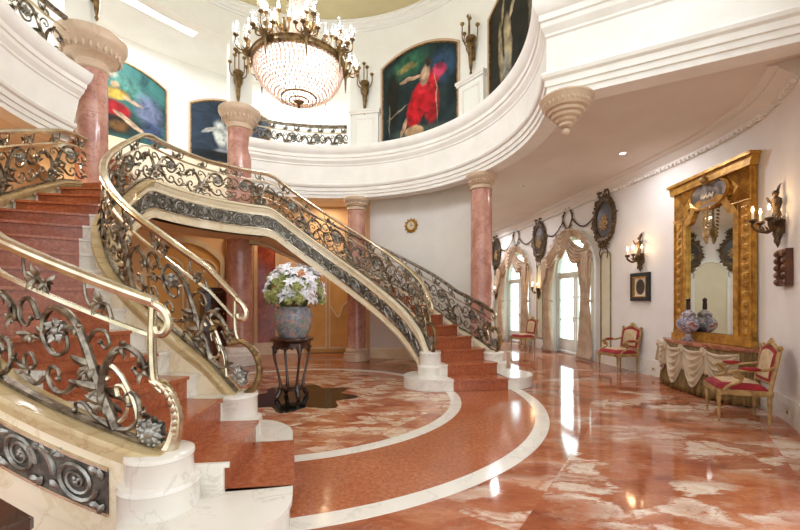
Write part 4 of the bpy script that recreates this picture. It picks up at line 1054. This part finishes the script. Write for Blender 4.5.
    for sx in (-1, 1):
        def tail(u, v, sx=sx):
            x = hh - .02 - .34 * u * (1 - .25 * v); z = 2.78 - v * (1.0 - .45 * u); y = -.20 - .035 * (1 + sin(u * 6 * pi)) * (.4 + .6 * v)
            return (sx * x, y, z)
        o = link('swag_tail', MB().grid(tail, 30, 12), 'silk', t, sharp=180); sm = o.modifiers.new('cloth', 'SOLIDIFY'); sm.thickness = .012
    # arched cream architrave
    oc = [(-h - .16, 0), (-h - .0, 0)] + [(-h * cos(pi * k / 24), SPR + h * sin(pi * k / 24)) for k in range(25)] + [(h, 0), (h + .16, 0)] + [((h + .16) * cos(pi * k / 24), SPR + (h + .16) * sin(pi * k / 24)) for k in range(25)]
    tr = MB()
    pin = [(-h, .01)] + [(-h * cos(pi * k / 24), SPR + h * sin(pi * k / 24)) for k in range(25)] + [(h, .01)]
    pou = [(-h - .14, .01)] + [(-(h + .14) * cos(pi * k / 24), SPR + (h + .14) * sin(pi * k / 24)) for k in range(25)] + [(h + .14, .01)]
    vs = []
    for (xi, zi), (xo, zo) in zip(pin, pou):
        for xx, zz, dd in ((xi, zi, -.005), (xo, zo, -.005), (xo, zo, .05), (xi, zi, .05)):
            wx, wy, _ = wall(c + xx, dd); vs.append((wx, wy, zz))
    n_ = len(pin); fs = []
    for i in range(n_ - 1):
        for k in range(4): fs.append((i * 4 + k, i * 4 + (k + 1) % 4, (i + 1) * 4 + (k + 1) % 4, (i + 1) * 4 + k))
    tr.add(vs, fs); struct('trim_%d' % (8 + wi), tr, 'winframe', 'white arched architrave of the window', sharp=40)

def girandole(s, label, z=3.5):
    t = wall_thing('girandole_mirror', label, 'mirror', s, .01, z, 'large carved girandoles on the window wall')
    rot = Matrix.Rotation(R(90), 4, 'X')
    link('glass', MB().lathe([(.001, .0), (.33, .0), (.33, .03), (.001, .045)], n=32, sy=1.45).xf(rot), 'oval', t)
    m = MB(); m.lathe([(.30, .0), (.41, .0), (.40, .07), (.34, .08), (.30, .05)], n=40, sy=1.42, cap=False); m.xf(rot)
    for k in range(40):
        th = 2 * pi * k / 40; q_ = 1 + .05 * sin(k * 2.7) + .04 * sin(6 * th); p = Vector((.39 * q_ * cos(th), -.05, .555 * q_ * sin(th))); d = Vector((cos(th), -.3, sin(th)))
        m.leaf(p, d + Vector((1.2 * sin(k * 2.1), 0, 1.2 * cos(k * 1.7))), (0, -1, 0), .10 + .03 * sin(k * 1.3), .085, .3); m.ball(tuple(p), .04 + .012 * sin(k), 6, 4)
    link('carved_border', m, 'darkgilt', t)
    m = MB()
    for k in range(9): th = R(20 + 140 * k / 8); m.leaf((.06 * cos(th), -.06, .62 + .05 * sin(th)), (cos(th), -.15, sin(th)), (0, -1, 0), .24, .09, .3)
    m.tube(crv([(-.2, -.05, .58), (-.16, -.06, .74), (0, -.07, .84), (.16, -.06, .74), (.2, -.05, .58)], 6), .02, 6)
    link('crest', m, 'darkgilt', t)
    m = MB()
    for k in range(7): th = R(200 + 140 * k / 6); m.leaf((.05 * cos(th), -.06, -.56), (cos(th), -.1, sin(th)), (0, -1, 0), .2, .09, .3)
    m.tube([(-.07, -.05, -.6), (-.16, -.05, -.8), (-.12, -.04, -.95)], .014, 6); m.tube([(.07, -.05, -.6), (.16, -.05, -.8), (.12, -.04, -.95)], .014, 6)
    link('pendant', m, 'darkgilt', t)
    m = MB()
    for k in range(26): a = k * 2.4; r = .028 * math.sqrt(k); m.ball((r * cos(a), -.05, -.10 + 1.15 * r * sin(a)), (.026 + .008 * sin(k * 2), .02, .026), 6, 4)
    for k in range(10): a = k * 2.4 + 1; m.leaf((.06 * cos(a), -.05, -.08 + .08 * sin(a)), (cos(a), -.1, sin(a) + .4), (0, -1, 0), .15, .05, .2)
    link('flower_relief', m, 'goldpale', t)
    return t
girandole(8.92, 'large dark oval girandole nearest the small armchair, right of the near window')
girandole(5.66, 'dark oval girandole between the two curtained windows')
girandole(2.25, 'farthest dark oval girandole beside the pink column')
for u_, lb_ in ((-.67, 'oval girandole on the far wall seen reflected in the middle of the gilt mirror'), (.67, 'oval girandole on the far wall seen reflected at the left of the gilt mirror')):
    g_ = girandole(2.25, lb_, 3.35); g_.location = (-0.75 - .755 * u_ + .655 * .05, 15.55 - .655 * u_ - .755 * .05, 3.35); g_.rotation_euler = (0, 0, math.atan2(.655, .755)); g_['group'] = 'girandoles of the far wall'
def cartouche(s, label):
    t = wall_thing('cartouche', label, 'wall ornament', s, .01, 3.88, 'small openwork cartouches above the windows'); t.scale = (1.25, 1, 1.25)
    m = MB()
    for k in range(28):
        pass
    ring = [(.17 * cos(2 * pi * k / 28) * (1 + .12 * cos(4 * pi * k / 28 * 2)), -.03, .24 * sin(2 * pi * k / 28)) for k in range(29)]
    m.tube(ring, .022, 6)
    for k in range(14): th = 2 * pi * k / 14; m.leaf((.17 * cos(th), -.03, .24 * sin(th)), (cos(th + .8), -.1, sin(th + .8)), (0, -1, 0), .10, .05, .2)
    link('scroll_ring', m, 'darkgilt', t)
    m = MB()
    for k in range(7): th = R(10 + 160 * k / 6); m.leaf((0, -.03, .26), (cos(th), -.1, sin(th)), (0, -1, 0), .15, .07, .3)
    m.ball((0, -.06, .30), .05, 8, 5); link('crest', m, 'darkgilt', t)
cartouche(7.28, 'small gilt openwork cartouche above the nearer window')
cartouche(3.95, 'small gilt openwork cartouche above the farther window')
def garland(s0, s1, z0, z1, label):
    m = MB(); n = 24; pts = []
    for k in range(n + 1):
        f = k / n; x, y, _ = wall(s0 + (s1 - s0) * f, .05); pts.append((x, y, z0 + (z1 - z0) * f - .20 * sin(pi * f)))
    m.tube(pts, .016, 6)
    for k in range(1, n, 2): m.ball(pts[k], .028, 6, 4)
    tag(link('garland', m, 'darkgilt'), label, 'garland', 'carved garlands on the window wall')
garland(7.55, 8.48, 3.80, 3.62, 'carved garland between the near window cartouche and the nearest girandole')
garland(6.10, 7.05, 3.62, 3.80, 'carved garland between the middle girandole and the near window cartouche')
garland(4.2, 5.24, 3.80, 3.62, 'carved garland between the far window cartouche and the middle girandole')
garland(2.68, 3.70, 3.62, 3.80, 'carved garland between the farthest girandole and the far window cartouche')
for s, lb in ((8.95, 'tall celadon wall panel right of the nearer window'), (5.66, 'tall celadon wall panel between the two windows'), (2.25, 'tall celadon wall panel at the far end of the window wall')):
    t = wall_thing('wall_panel', lb, 'wall panel', s, .004, .32, 'tall celadon wall panels')
    pts = [(-.20, 0), (.20, 0), (.20, 2.30), (.17, 2.36), (.12, 2.40), (-.12, 2.40), (-.17, 2.36), (-.20, 2.30)]
    ins = [(x * .85, .03 + z * .976) for x, z in pts]
    link('panel_field', MB().prism(pts, -.012, .0), 'panelgreen', t, False); link('panel_moulding', strip_frame(MB(), pts, ins, -.03, -.005), 'greengold', t, sharp=30)

def candle_sconce(label, s, z, arms, figure=True):
    t = wall_thing('candle_sconce', label, 'wall sconce', s, .004, z)
    m = MB().lathe([(.005, -.30), (.02, -.26), (.03, -.2), (.055, -.12), (.045, -.06), (.07, 0), (.05, .05), (.03, .08)], (0, -.06, 0), 12)
    for k in range(9): th = R(180 + 180 * k / 8); m.leaf((.03 * cos(th), -.05 + .03 * sin(th), -.06), (cos(th) * .5, sin(th) * .4, .9), (0, -1, 0), .18, .07, .3); m.leaf((.02 * cos(th), -.05, -.14), (cos(th) * .5, -.3, -.8), (0, -1, 0), .12, .05, .3)
    m.box(-.04, .04, -.06, .002, -.12, .06)
    link('back_bracket', m, 'darkgilt', t)
    if figure:
        m = MB().lathe([(.04, .06), (.05, .12), (.035, .18), (.055, .27), (.05, .33), (.018, .36)], (0, -.07, 0), 12); m.ball((0, -.08, .40), (.036, .036, .045), 10, 7)
        m.tube(crv([(-.04, -.08, .32), (-.10, -.10, .30), (-.12, -.13, .38)], 4), [.018, .018, .017, .016, .015, .014, .014, .013, .012], 6); m.tube(crv([(.04, -.08, .32), (.10, -.10, .27), (.13, -.13, .22)], 4), [.018, .018, .017, .016, .015, .014, .014, .013, .012], 6)
        m.leaf((0, -.05, .42), (.2, .1, 1), (0, -1, 0), .12, .09, .3); m.leaf((0, -.05, .42), (-.3, .1, 1), (0, -1, 0), .10, .08, .3)
        link('cast_figure', m, 'darkgilt', t)
    for x, y, h in arms:
        m = MB().tube(crv([(0, -.07, -.02), (x * .55, -.07 + y * .55, -.09), (x, -.07 + y, -.02), (x, -.07 + y, h)], 6), .016, 7); m.lathe([(.012, h - .03), (.05, h), (.045, h + .02), (.016, h + .03)], (x, -.07 + y, 0), 12)
        m.leaf((x * .5, -.07 + y * .5, -.09), (x, y, .5), (0, 0, 1), .12, .06, .3)
        ar = link('arm', m, 'darkgilt', t)
        link('candle', MB().lathe([(.014, h + .02), (.014, h + .12), (.002, h + .124)], (x, -.07 + y, 0), 8), 'candle', ar)
        link('bulb', MB().lathe([(.004, h + .12), (.016, h + .145), (.012, h + .17), (.001, h + .20)], (x, -.07 + y, 0), 8), 'flame', ar)
    return t
# far wall of the gallery, seen again in the gilt mirror
fa = math.atan2(1.5, 1.3) + pi  # facing along the far wall
fw = lambda u, d=.0: (-0.75 + (-.755) * u + .655 * d * 1.0, 15.55 + (-.655) * u - .755 * d)
frz = math.atan2(.655, .755)
for j, u in enumerate((-1.35, .0, 1.35)):
    x, y = fw(u, .03)
    tr = strip_frame(MB(), arch_poly(1.15, 2.5, .57), arch_poly(1.15, 2.5, .57, inset=.09), -.06, .06)
    o = struct('trim_%d' % (10 + j), tr, 'winframe', 'white arched moulding on the far gallery wall', sharp=40); o.location = (x, y, .02); o.rotation_euler = (0, 0, frz)
    o2 = struct('trim_%d' % (13 + j), MB().prism(arch_poly(1.15, 2.5, .57, inset=.085), -.012, .03), 'panelgreen', 'pale arched recess on the far gallery wall', smooth=False); o2.location = (x, y, .02); o2.rotation_euler = (0, 0, frz)

candle_sconce('bronze figure sconce with three candles right of the gilt mirror', 13.52, 2.5, [(-.15, -.12, .05), (0, -.24, .06), (.15, -.12, .05)])
candle_sconce('bronze figure sconce with candles above the small framed picture', 10.16, 2.44, [(-.22, -.12, .04), (-.08, -.22, .04), (.10, -.22, .04), (.22, -.12, .04)])
candle_sconce('glowing gilt sconce on the panel between the two windows', 5.66, 1.88, [(-.18, -.12, .04), (0, -.2, .08), (.18, -.12, .04)], False)
candle_sconce('glowing gilt sconce on the farthest wall panel beside the pink column', 2.25, 1.88, [(-.18, -.12, .04), (0, -.2, .08), (.18, -.12, .04)], False)

t = wall_thing('framed_picture', 'small dark framed oval portrait under the candle sconce', 'picture', 10.12, .012, 1.52)
sq = lambda a: [(-.28 + a, a), (.28 - a, a), (.28 - a, .60 - a), (-.28 + a, .60 - a)]
link('frame', strip_frame(MB(), sq(0), sq(.09), -.045, 0), 'black', t, False); link('gilt_slip', strip_frame(MB(), sq(.085), sq(.105), -.05, 0), 'gold', t, False)
link('mount', MB().box(-.19, .19, -.015, -.002, .09, .51), 'cream', t, False)
link('portrait', MB().lathe([(.001, .016), (.125, .016), (.125, .022), (.001, .022)], (0, 0, 0), 28, sy=1.3).xf(Matrix.Translation((0, 0, .30)) @ Matrix.Rotation(R(90), 4, 'X')), 'oval', t)
t = wall_thing('carved_frame', 'small carved brown wall frame below the right hand sconce', 'frame', 13.66, .008, 1.70)
sq2 = lambda a: [(-.17 + a, a), (.17 - a, a), (.17 - a, .46 - a), (-.17 + a, .46 - a)]
m = strip_frame(MB(), sq2(0), sq2(.08), -.07, 0)
for k in range(5):
    for sx in (-1, 1): m.ball((sx * .13, -.075, .05 + .09 * k), (.045, .03, .04), 6, 4)
link('frame', m, 'brownwood', t); link('picture', MB().box(-.10, .10, -.03, -.004, .07, .39), 'darkgilt', t, False)
for s, lb in ((10.5, 'small brass outlet plate low on the wall left of the console'), (13.75, 'small dark outlet plate on the baseboard behind the near armchair')):
    t = wall_thing('outlet_plate', lb, 'outlet', s, .032, .10)
    link('plate', MB().box(-.06, .06, -.008, 0, 0, .08), 'cream_marble', t, False); link('socket', MB().box(-.02, .02, -.012, -.008, .025, .055), 'black', t, False)

# ------------------------------------------------------------------ gilt mirror, console, porcelain
xa, ya, _ = wall(11.12); xb, yb, _ = wall(12.86); mrz = math.atan2(yb - ya, xb - xa); mx, my = (xa + xb) / 2, (ya + yb) / 2
nx, ny = sin(mrz), -cos(mrz)
t = thing('gilt_mirror', 'tall gilded wall mirror with lattice top and oval painted medallion', 'mirror', (mx + nx * .03, my + ny * .03, .87), mrz)
HW = .87; GW = .53
garch = [(-GW, .12), (GW, .12), (GW, 1.98)]
for k in range(7): th = R(0 + 90 * k / 6); garch.append((GW - .16 * sin(th) * .9, 1.98 + .10 * (1 - cos(th)) ))
for k in range(13): th = R(-90 + 180 * k / 12); garch.append((.36 * -sin(th), 2.10 + .17 * cos(th)))
for k in range(7): th = R(90 - 90 * k / 6); garch.append((-GW + .16 * sin(th) * .9, 1.98 + .10 * (1 - cos(th))))
garch.append((-GW, 1.98))
link('mirror_glass', MB().prism([(x * 1.02, z) for x, z in garch], -.03, -.02), 'mirror', t, False)
bd = []
for (x, z) in garch: bd.append((x, z))
def outer_of(x, z):
    if z < .13: return (-.62 if x < 0 else .62, 0)
    if z < 1.985: return (-.62 if x < 0 else .62, z)
    return (max(-.62, min(.62, x * 1.19)), z + .11)
link('inner_moulding', strip_frame(MB(), [outer_of(x, z) for x, z in garch], garch, -.075, -.0), 'gold', t, sharp=30)
for sx in (-1, 1):
    m = MB().box(min(sx * .60, sx * HW), max(sx * .60, sx * HW), -.06, 0, .0, 2.12); 
    for q in (.625, .845): m.box(min(sx * (q - .012), sx * (q + .012)), max(sx * (q - .012), sx * (q + .012)), -.08, -.06, .1, 2.08)
    for k in range(14):
        z = .18 + k * .14; m.ball((sx * .735, -.06, z), (.05, .03, .055), 8, 5)
        for dx in (-1, 1): m.leaf((sx * .735, -.065, z), (dx, -.1, .7), (0, -1, 0), .085, .045, .2)
    link('side_pilaster', m, 'gold', t, sharp=30)
tp = MB(); tp.box(-HW, HW, -.05, -.002, 2.28, 2.62)
tp.box(-HW, -.50, -.05, -.002, 2.12, 2.28).box(.50, HW, -.05, -.002, 2.12, 2.28)
link('top_panel', tp, 'gold', t, False)
for sx in (-1, 1):
    la = MB()
    for k in range(9):
        for dz in (-1, 1):
            xm = .47 + .36 * k / 8 * 1.0
            p = []
            x0_, z0_ = sx * (.40 + .05 * k), 2.14 if dz > 0 else 2.60
            L = min(.42, (.84 - (.40 + .05 * k)))
            if L > .05: p = [(x0_, -.058, z0_), (x0_ + sx * L, -.058, z0_ + dz * L)]; la.tube(p, .012, 5)
    la.tube([(sx * .84, -.06, 2.12), (sx * .84, -.06, 2.62)], .02, 6); la.tube([(sx * .50, -.06, 2.12), (sx * HW, -.06, 2.12)], .022, 6)
    link('lattice', la, 'gold', t)
rotx = Matrix.Translation((0, 0, 2.42)) @ Matrix.Rotation(R(90), 4, 'X')
link('medallion_frame', MB().lathe([(.40, .03), (.46, .04), (.47, .08), (.43, .10), (.395, .08)], (0, 0, 0), 40, sy=.56, cap=False).xf(rotx), 'gold', t)
md = link('medallion', MB().lathe([(.001, .05), (.42, .05), (.42, .07), (.001, .08)], (0, 0, 0), 40, sy=.56).xf(rotx), simple('medallion_grey', (150, 134, 118), (84, 72, 64), 5, .4, 0, 0, 40, 0, (.42, .58), .6), t)
m = MB()
for k in range(11): a = k * 2.4; m.ball((-.12 + .026 * k, -.085, 2.38 + .02 * sin(k * 2)), (.022, .012, .03), 6, 4)
link('medallion_relief', m, 'cream', md)
link('cornice', MB().prism([(-HW - .02, 2.60), (HW + .02, 2.60), (HW + .03, 2.66), (HW + .05, 2.70), (HW + .06, 2.78), (-HW - .06, 2.78), (-HW - .05, 2.70), (-HW - .03, 2.66)], -.12, 0).box(-HW - .07, HW + .07, -.16, 0, 2.74, 2.79), 'gold', t, False)
link('base_rail', MB().box(-HW - .02, HW + .02, -.10, 0, -.03, .06).box(-HW, HW, -.08, 0, .05, .12), 'gold', t, False)
m = MB()
for k in range(16):
    th = 2 * pi * k / 16; m.leaf((0, -.10, 2.64), (cos(th), -.2, sin(th) * .8), (0, -1, 0), .09, .05, .3)
for sx in (-1, 1):
    m.tube(crv([(sx * .05, -.1, 2.66), (sx * .15, -.1, 2.70), (sx * .25, -.1, 2.66), (sx * .33, -.09, 2.60)], 5), .022, 6)
m.ball((0, -.14, 2.65), .06, 10, 6); link('crest', m, 'goldpale', t)
m = MB()
for k in range(26):
    z = 2.20 - .5 * k / 26; wv = .13 * (1 - k / 34); a = k * 2.1
    m.leaf((wv * cos(a) * .4, -.09, z), (cos(a), -.25, -.6), (0, -1, 0), .09, .04, .3)
m.ball((0, -.09, 1.78), (.07, .04, .12), 8, 6); m.tube([(0, -.08, 2.22), (0, -.08, 1.6)], .018, 6); m.leaf((0, -.09, 1.72), (0, -.1, -1), (0, -1, 0), .14, .1, .2)
link('hanging_foliage', m, 'goldpale', t)

t = thing('console_table', 'marble topped console dressed with cream swags under the gilt mirror', 'table', (mx + nx * .03, my + ny * .03, .006), mrz)
def bow(x, d=.40, w=.93): return -d * (1 - .45 * (abs(x) / w) ** 2.6)
tpol = [(-.93, .0), (-.93, bow(-.93) )] + [(-.93 + 1.86 * k / 24, bow(-.93 + 1.86 * k / 24)) for k in range(1, 24)] + [(.93, bow(.93)), (.93, 0)]
link('marble_top', MB().slab(tpol, .775, .80).slab([(x * 1.012, y * 1.03 if y < 0 else y) for x, y in tpol], .80, .83), stone('console_marble', (176, 108, 84), (120, 62, 46), 4, .12, .05, (206, 140, 112)), t, sharp=30)
link('table_frame', MB().slab([(x * .95, y * .88) for x, y in tpol], .62, .774), 'gold', t, False)
for x, y in ((-.82, -.05), (.82, -.05), (-.7, -.22), (.7, -.22)): link('leg', MB().lathe([(.022, 0), (.03, .1), (.025, .3), (.04, .62)], (x, y, 0), 10), 'gold', t)
def skirt(u, v):
    x = -.90 + 1.80 * u; fold = sin(u * 34 * pi); k = 1 + .12 * v
    return (x * (1 + .05 * v), bow(x) * .93 * k - (.014 + .028 * v) * fold, .765 - .745 * v - .012 * abs(fold) * v)
o = link('skirt', MB().grid(skirt, 220, 10), 'olivesilk', t, sharp=180); o.modifiers.new('cloth', 'SOLIDIFY').thickness = .008
def sideskirt(sx):
    def fn(u, v): return (sx * (.90 * (1 + .05 * v) + .012 * sin(u * 8 * pi)), bow(.9) * .93 * (1 + .12 * v) * (1 - u) - .002, .765 - .745 * v)
    return MB().grid(fn, 30, 8)
for sx in (-1, 1): link('skirt_side', sideskirt(sx), 'olivesilk', o, sharp=180)
xs = [-.90, -.52, -.02, .46, .90]
for i in range(4):
    a, b = xs[i], xs[i + 1]
    def sw(u, v, a=a, b=b):
        x = a + (b - a) * u; e = sin(pi * u); dep = .56 * (b - a) / .46
        return (x, bow(max(-.93, min(.93, x))) * .98 - .03 - .05 * e - .03 * sin(v * 5 * 2 * pi) * (.4 + .6 * e) - .02, .745 - .03 * e - dep * v * (.22 + .78 * e ** .8))
    o = link('swag', MB().grid(sw, 24, 40), 'creamsilk', t, sharp=180); o.modifiers.new('cloth', 'SOLIDIFY').thickness = .008
for x in xs[:4]:
    m = MB(); y = bow(max(-.9, x)) * .98 - .07
    for k in range(10): th = 2 * pi * k / 10; m.leaf((x, y - .02, .72), (cos(th), -.35, sin(th)), (0, -1, 0), .085, .07, .35)
    m.ball((x, y - .04, .72), .032, 8, 6)
    kn = link('swag_knot', m, 'creamsilk', t)
    def tl(u, v, x=x, y=y): return (x + (.05 + .12 * v) * (u - .5) * 2, y - .0 - .02 * sin(u * 4 * pi), .70 - (.34 - .1 * abs(u - .5)) * v)
    o = link('swag_tail', MB().grid(tl, 16, 8), 'creamsilk', kn, sharp=180); o.modifiers.new('cloth', 'SOLIDIFY').thickness = .006
ca, sa = cos(mrz), sin(mrz)
vx, vy = -.32, -.17
t = thing('lidded_vase', 'red and blue lidded porcelain vase on the marble console', 'vase', (mx + nx * .03 + ca * vx - sa * vy, my + ny * .03 + sa * vx + ca * vy, .837))
link('foot', MB().lathe([(.10, 0), (.105, .02), (.06, .045), (.045, .09), (.05, .12)], n=28), 'imari', t)
link('body', MB().lathe([(.05, .12), (.12, .16), (.175, .24), (.18, .30), (.15, .36), (.10, .40), (.10, .43)], n=32), 'imari', t)
ld_ = link('lid', MB().lathe([(.11, .43), (.112, .45), (.08, .49), (.05, .51), (.045, .53)], n=28), 'imari', t); link('knob', MB().lathe([(.03, .53), (.035, .56), (.03, .68), (.04, .70), (.02, .73), (.001, .74)], n=20), 'darkwood', ld_)

# ------------------------------------------------------------------ armchairs
def armchair(label, loc, rz, arms=True, sc_=1.0):
    t = thing('gilt_armchair' if arms else 'side_chair', label, 'chair', loc, rz)
    def turned(x, y, h): return MB().lathe([(.012, 0), (.016, .02), (.014, .04), (.019, .2), (.025, .30), (.02, .315), (.03, .325), (.03, .34), (.022, .35), (.03, .365), (.03, h)], (x, y, 0), 12)
    for x in (-.27, .27):
        link('leg', turned(x, -.26, .39), 'goldpale', t)
        m = MB().lathe([(.014, 0), (.016, .03), (.02, .2), (.026, .33), (.026, .39)], (x * .87, .24, 0), 10); link('leg', m, 'goldpale', t)
    ra = [(-.30, -.29), (.30, -.29), (.31, -.05), (.27, .27), (-.27, .27), (-.31, -.05)]
    m = MB().slab(ra, .345, .41)
    for k in range(14): m.ball((-.27 + .54 * k / 13, -.295, .378), (.016, .01, .016), 6, 4)
    for k in range(11):
        for sx in (-1, 1): m.ball((sx * (.305 - .03 * max(0, k - 5) / 5), -.26 + .5 * k / 10, .378), (.01, .016, .016), 6, 4)
    link('seat_rail', m, 'goldpale', t, sharp=30)
    def cush(u, v):
        x = -.28 + .56 * u; y = -.28 + .50 * v; e = min(1, 5 * min(u, 1 - u, v, 1 - v)); return (x * (1 - .06 * v), y, .415 + .065 * math.sqrt(max(0, e * (2 - e))) + .02 * sin(pi * u) * sin(pi * v))
    st_ = link('seat', MB().grid(cush, 20, 20).slab([(-.28, -.28), (.28, -.28), (.263, .22), (-.263, .22)], .40, .42), 'redfab', t, sharp=60)
    def pad(u, v):
        x = -.19 + .38 * u; y = -.21 + .38 * v; e = min(1, 6 * min(u, 1 - u, v, 1 - v)); return (x, y, .478 + .014 * e + .02 * sin(pi * (.16 + .68 * u)) * sin(pi * (.14 + .7 * v)))
    link('tapestry_panel', MB().grid(pad, 12, 12), 'beigefab', st_)
    lean = lambda z: .245 + (z - .41) * .17
    # back frame
    m = MB()
    for sx in (-1, 1):
        m.tube([(sx * .235, lean(.40), .40), (sx * .245, lean(.65), .65), (sx * .25, lean(.90), .90)], .024, 8); m.ball((sx * .25, lean(.93), .93), (.03, .03, .04), 8, 6)
    m.tube([(-.24, lean(.50), .50), (.24, lean(.50), .50)], .022, 8)
    m.tube(crv([(-.25, lean(.90), .90), (-.15, lean(.93), .93), (0, lean(.97), .97), (.15, lean(.93), .93), (.25, lean(.90), .90)], 6), .024, 8)
    fr_ = link('back_frame', m, 'goldpale', t)
    m = MB()
    for k in range(9): th = R(10 + 160 * k / 8); m.leaf((.0, lean(.97), .965), (cos(th), -.1, sin(th) * .9), (0, -1, 0), .095, .05, .3)
    m.ball((0, lean(.98) - .02, .985), .03, 8, 6); link('carved_crest', m, 'goldpale', fr_)
    def bk(dx, off, z0, z1, bulge):
        def fn(u, v):
            x = -dx + 2 * dx * u; z = z0 + (z1 - z0 + .04 * sin(pi * u)) * v; return (x, lean(z) - off - bulge * sin(pi * (.1 + .8 * u)) * sin(pi * (.1 + .8 * v)), z)
        return fn
    b_ = link('backrest', MB().grid(bk(.228, .012, .515, .905, .03), 12, 12).grid(bk(.228, -.02, .515, .905, -.012), 12, 12), 'redfab', t, sharp=180)
    link('tapestry_panel', MB().grid(bk(.175, .022, .555, .865, .032), 12, 12), 'beigefab', b_, sharp=180)
    if arms:
        for sx in (-1, 1):
            m = MB().tube(crv([(sx * .245, lean(.70), .70), (sx * .29, .16, .665), (sx * .315, .0, .655), (sx * .32, -.10, .65), (sx * .325, -.16, .63), (sx * .32, -.15, .605)], 5), .020, 8)
            m.tube(crv([(sx * .305, -.22, .40), (sx * .32, -.16, .47), (sx * .30, -.06, .52), (sx * .31, -.05, .58), (sx * .32, -.11, .635)], 5), .02, 8)
            for k in range(4): m.leaf((sx * .31, -.08, .55), (sx * .2, .6 * (k - 1.5), .7), (sx, 0, 0), .08, .04, .3)
            ar = link('arm', m, 'goldpale', t)
            link('arm_pad', MB().ball((sx * .312, .03, .675), (.032, .12, .026), 10, 8), 'redfab', ar)
    return t
armchair('near gilt armchair with red and beige upholstery at the right end of the console', (4.36, 5.10, .006), math.atan2(-.9, -.42))
armchair('distant small gilt armchair with red seat against the wall left of the console', (4.72, 8.52, .006), math.atan2(-.98, .2))
armchair('small red seated chair between the two windows at the far wall', (3.86, 12.35, .006), math.atan2(-.95, .3), False)

# ------------------------------------------------------------------ light
def lamp(name, typ, loc, energy, col, size=.1, rot=None):
    l = bpy.data.lights.new(name, typ); l.energy = energy; l.color = lin(col)[:3]
    if typ == 'POINT': l.shadow_soft_size = size
    if typ == 'AREA': l.shape = 'DISK'; l.size = size
    if typ == 'SPOT': l.spot_size = R(80); l.spot_blend = .7; l.shadow_soft_size = size
    o = bpy.data.objects.new(name, l); COL.objects.link(o); o.location = loc
    if rot: o.rotation_euler = rot
    return o
cl = (-1.585, 6.2)
lamp('chandelier_inner_light', 'POINT', (cl[0], cl[1], 5.0), 70, (246, 248, 255), .12)
for k in range(6):
    th = 2 * pi * k / 6; lamp('chandelier_candle_light', 'POINT', (cl[0] + .85 * cos(th), cl[1] + .85 * sin(th), 5.75), 36, (240, 246, 255), .12)
for a in (215, 180, 142, 108): lamp('hall_fill', 'AREA', pol(5.9, a, 8.5), 62, (240, 246, 255), .5)  # added fill below the upper hall ceiling, with no fittings of its own
for x, y in ((4.23, 7.5), (3.0, 12.5), (3.2, 15.2), (.6, 13.6), (-1.2, 12.6)): lamp('gallery_down_fill', 'AREA', (x, y, 4.30), 32, (244, 246, 255), .15)  # first lamp sits at the built downlight; the rest are added fill
for a, e in ((95, 20), (118, 18), (150, 16), (185, 34), (210, 40)): lamp('under_gallery_fill', 'AREA', pol(4.9, a, 4.28), e, (255, 224, 184), .2)  # warm fill added to brighten stairs and back wall; no fittings here
for s, z, e in ((13.52, 2.8, 3), (10.16, 2.7, 4), (5.66, 2.1, 4), (2.25, 2.1, 4)):
    x, y, _ = wall(s, .25); lamp('sconce_light', 'POINT', (x, y, z), e, (255, 206, 150), .06)
wd = bpy.data.worlds.new('daylight'); sc.world = wd; wd.use_nodes = True
nt = wd.node_tree; bg = nt.nodes['Background']
tc = nt.nodes.new('ShaderNodeTexCoord'); sp = nt.nodes.new('ShaderNodeSeparateXYZ'); nt.links.new(tc.outputs['Generated'], sp.inputs[0])
rp_ = nt.nodes.new('ShaderNodeValToRGB'); rp_.color_ramp.elements[0].position = .42; rp_.color_ramp.elements[0].color = lin((196, 206, 190)); rp_.color_ramp.elements[1].position = .58; rp_.color_ramp.elements[1].color = lin((240, 246, 255))
mr = nt.nodes.new('ShaderNodeMapRange'); mr.inputs[1].default_value = -1; mr.inputs[2].default_value = 1; nt.links.new(sp.outputs['Z'], mr.inputs[0]); nt.links.new(mr.outputs[0], rp_.inputs['Fac'])
nt.links.new(rp_.outputs['Color'], bg.inputs['Color']); m2_ = nt.nodes.new('ShaderNodeMapRange'); m2_.inputs[1].default_value = -.1; m2_.inputs[2].default_value = .6; m2_.inputs[3].default_value = 2.0; m2_.inputs[4].default_value = 9.0
nt.links.new(sp.outputs['Y'], m2_.inputs[0]); nt.links.new(m2_.outputs[0], bg.inputs['Strength'])

# ------------------------------------------------------------------ camera
cam = bpy.data.cameras.new('camera'); co_ = bpy.data.objects.new('camera', cam); COL.objects.link(co_)
cam.sensor_width = 36; cam.lens = 395 / 800 * 36; cam.shift_y = 37 / 800; cam.clip_start = .05
co_.location = (0, 0, 1.5); co_.rotation_euler = (R(90), 0, 0)
sc.camera = co_
sc.view_settings.view_transform = 'Standard'; sc.view_settings.look = 'None'; sc.view_settings.gamma = 1; sc.view_settings.exposure = .2
sc.view_settings.use_curve_mapping = False
sc.cycles.use_denoising = True
sc.cycles.max_bounces = 10; sc.cycles.diffuse_bounces = 5; sc.cycles.transparent_max_bounces = 16; sc.cycles.sample_clamp_indirect = 6
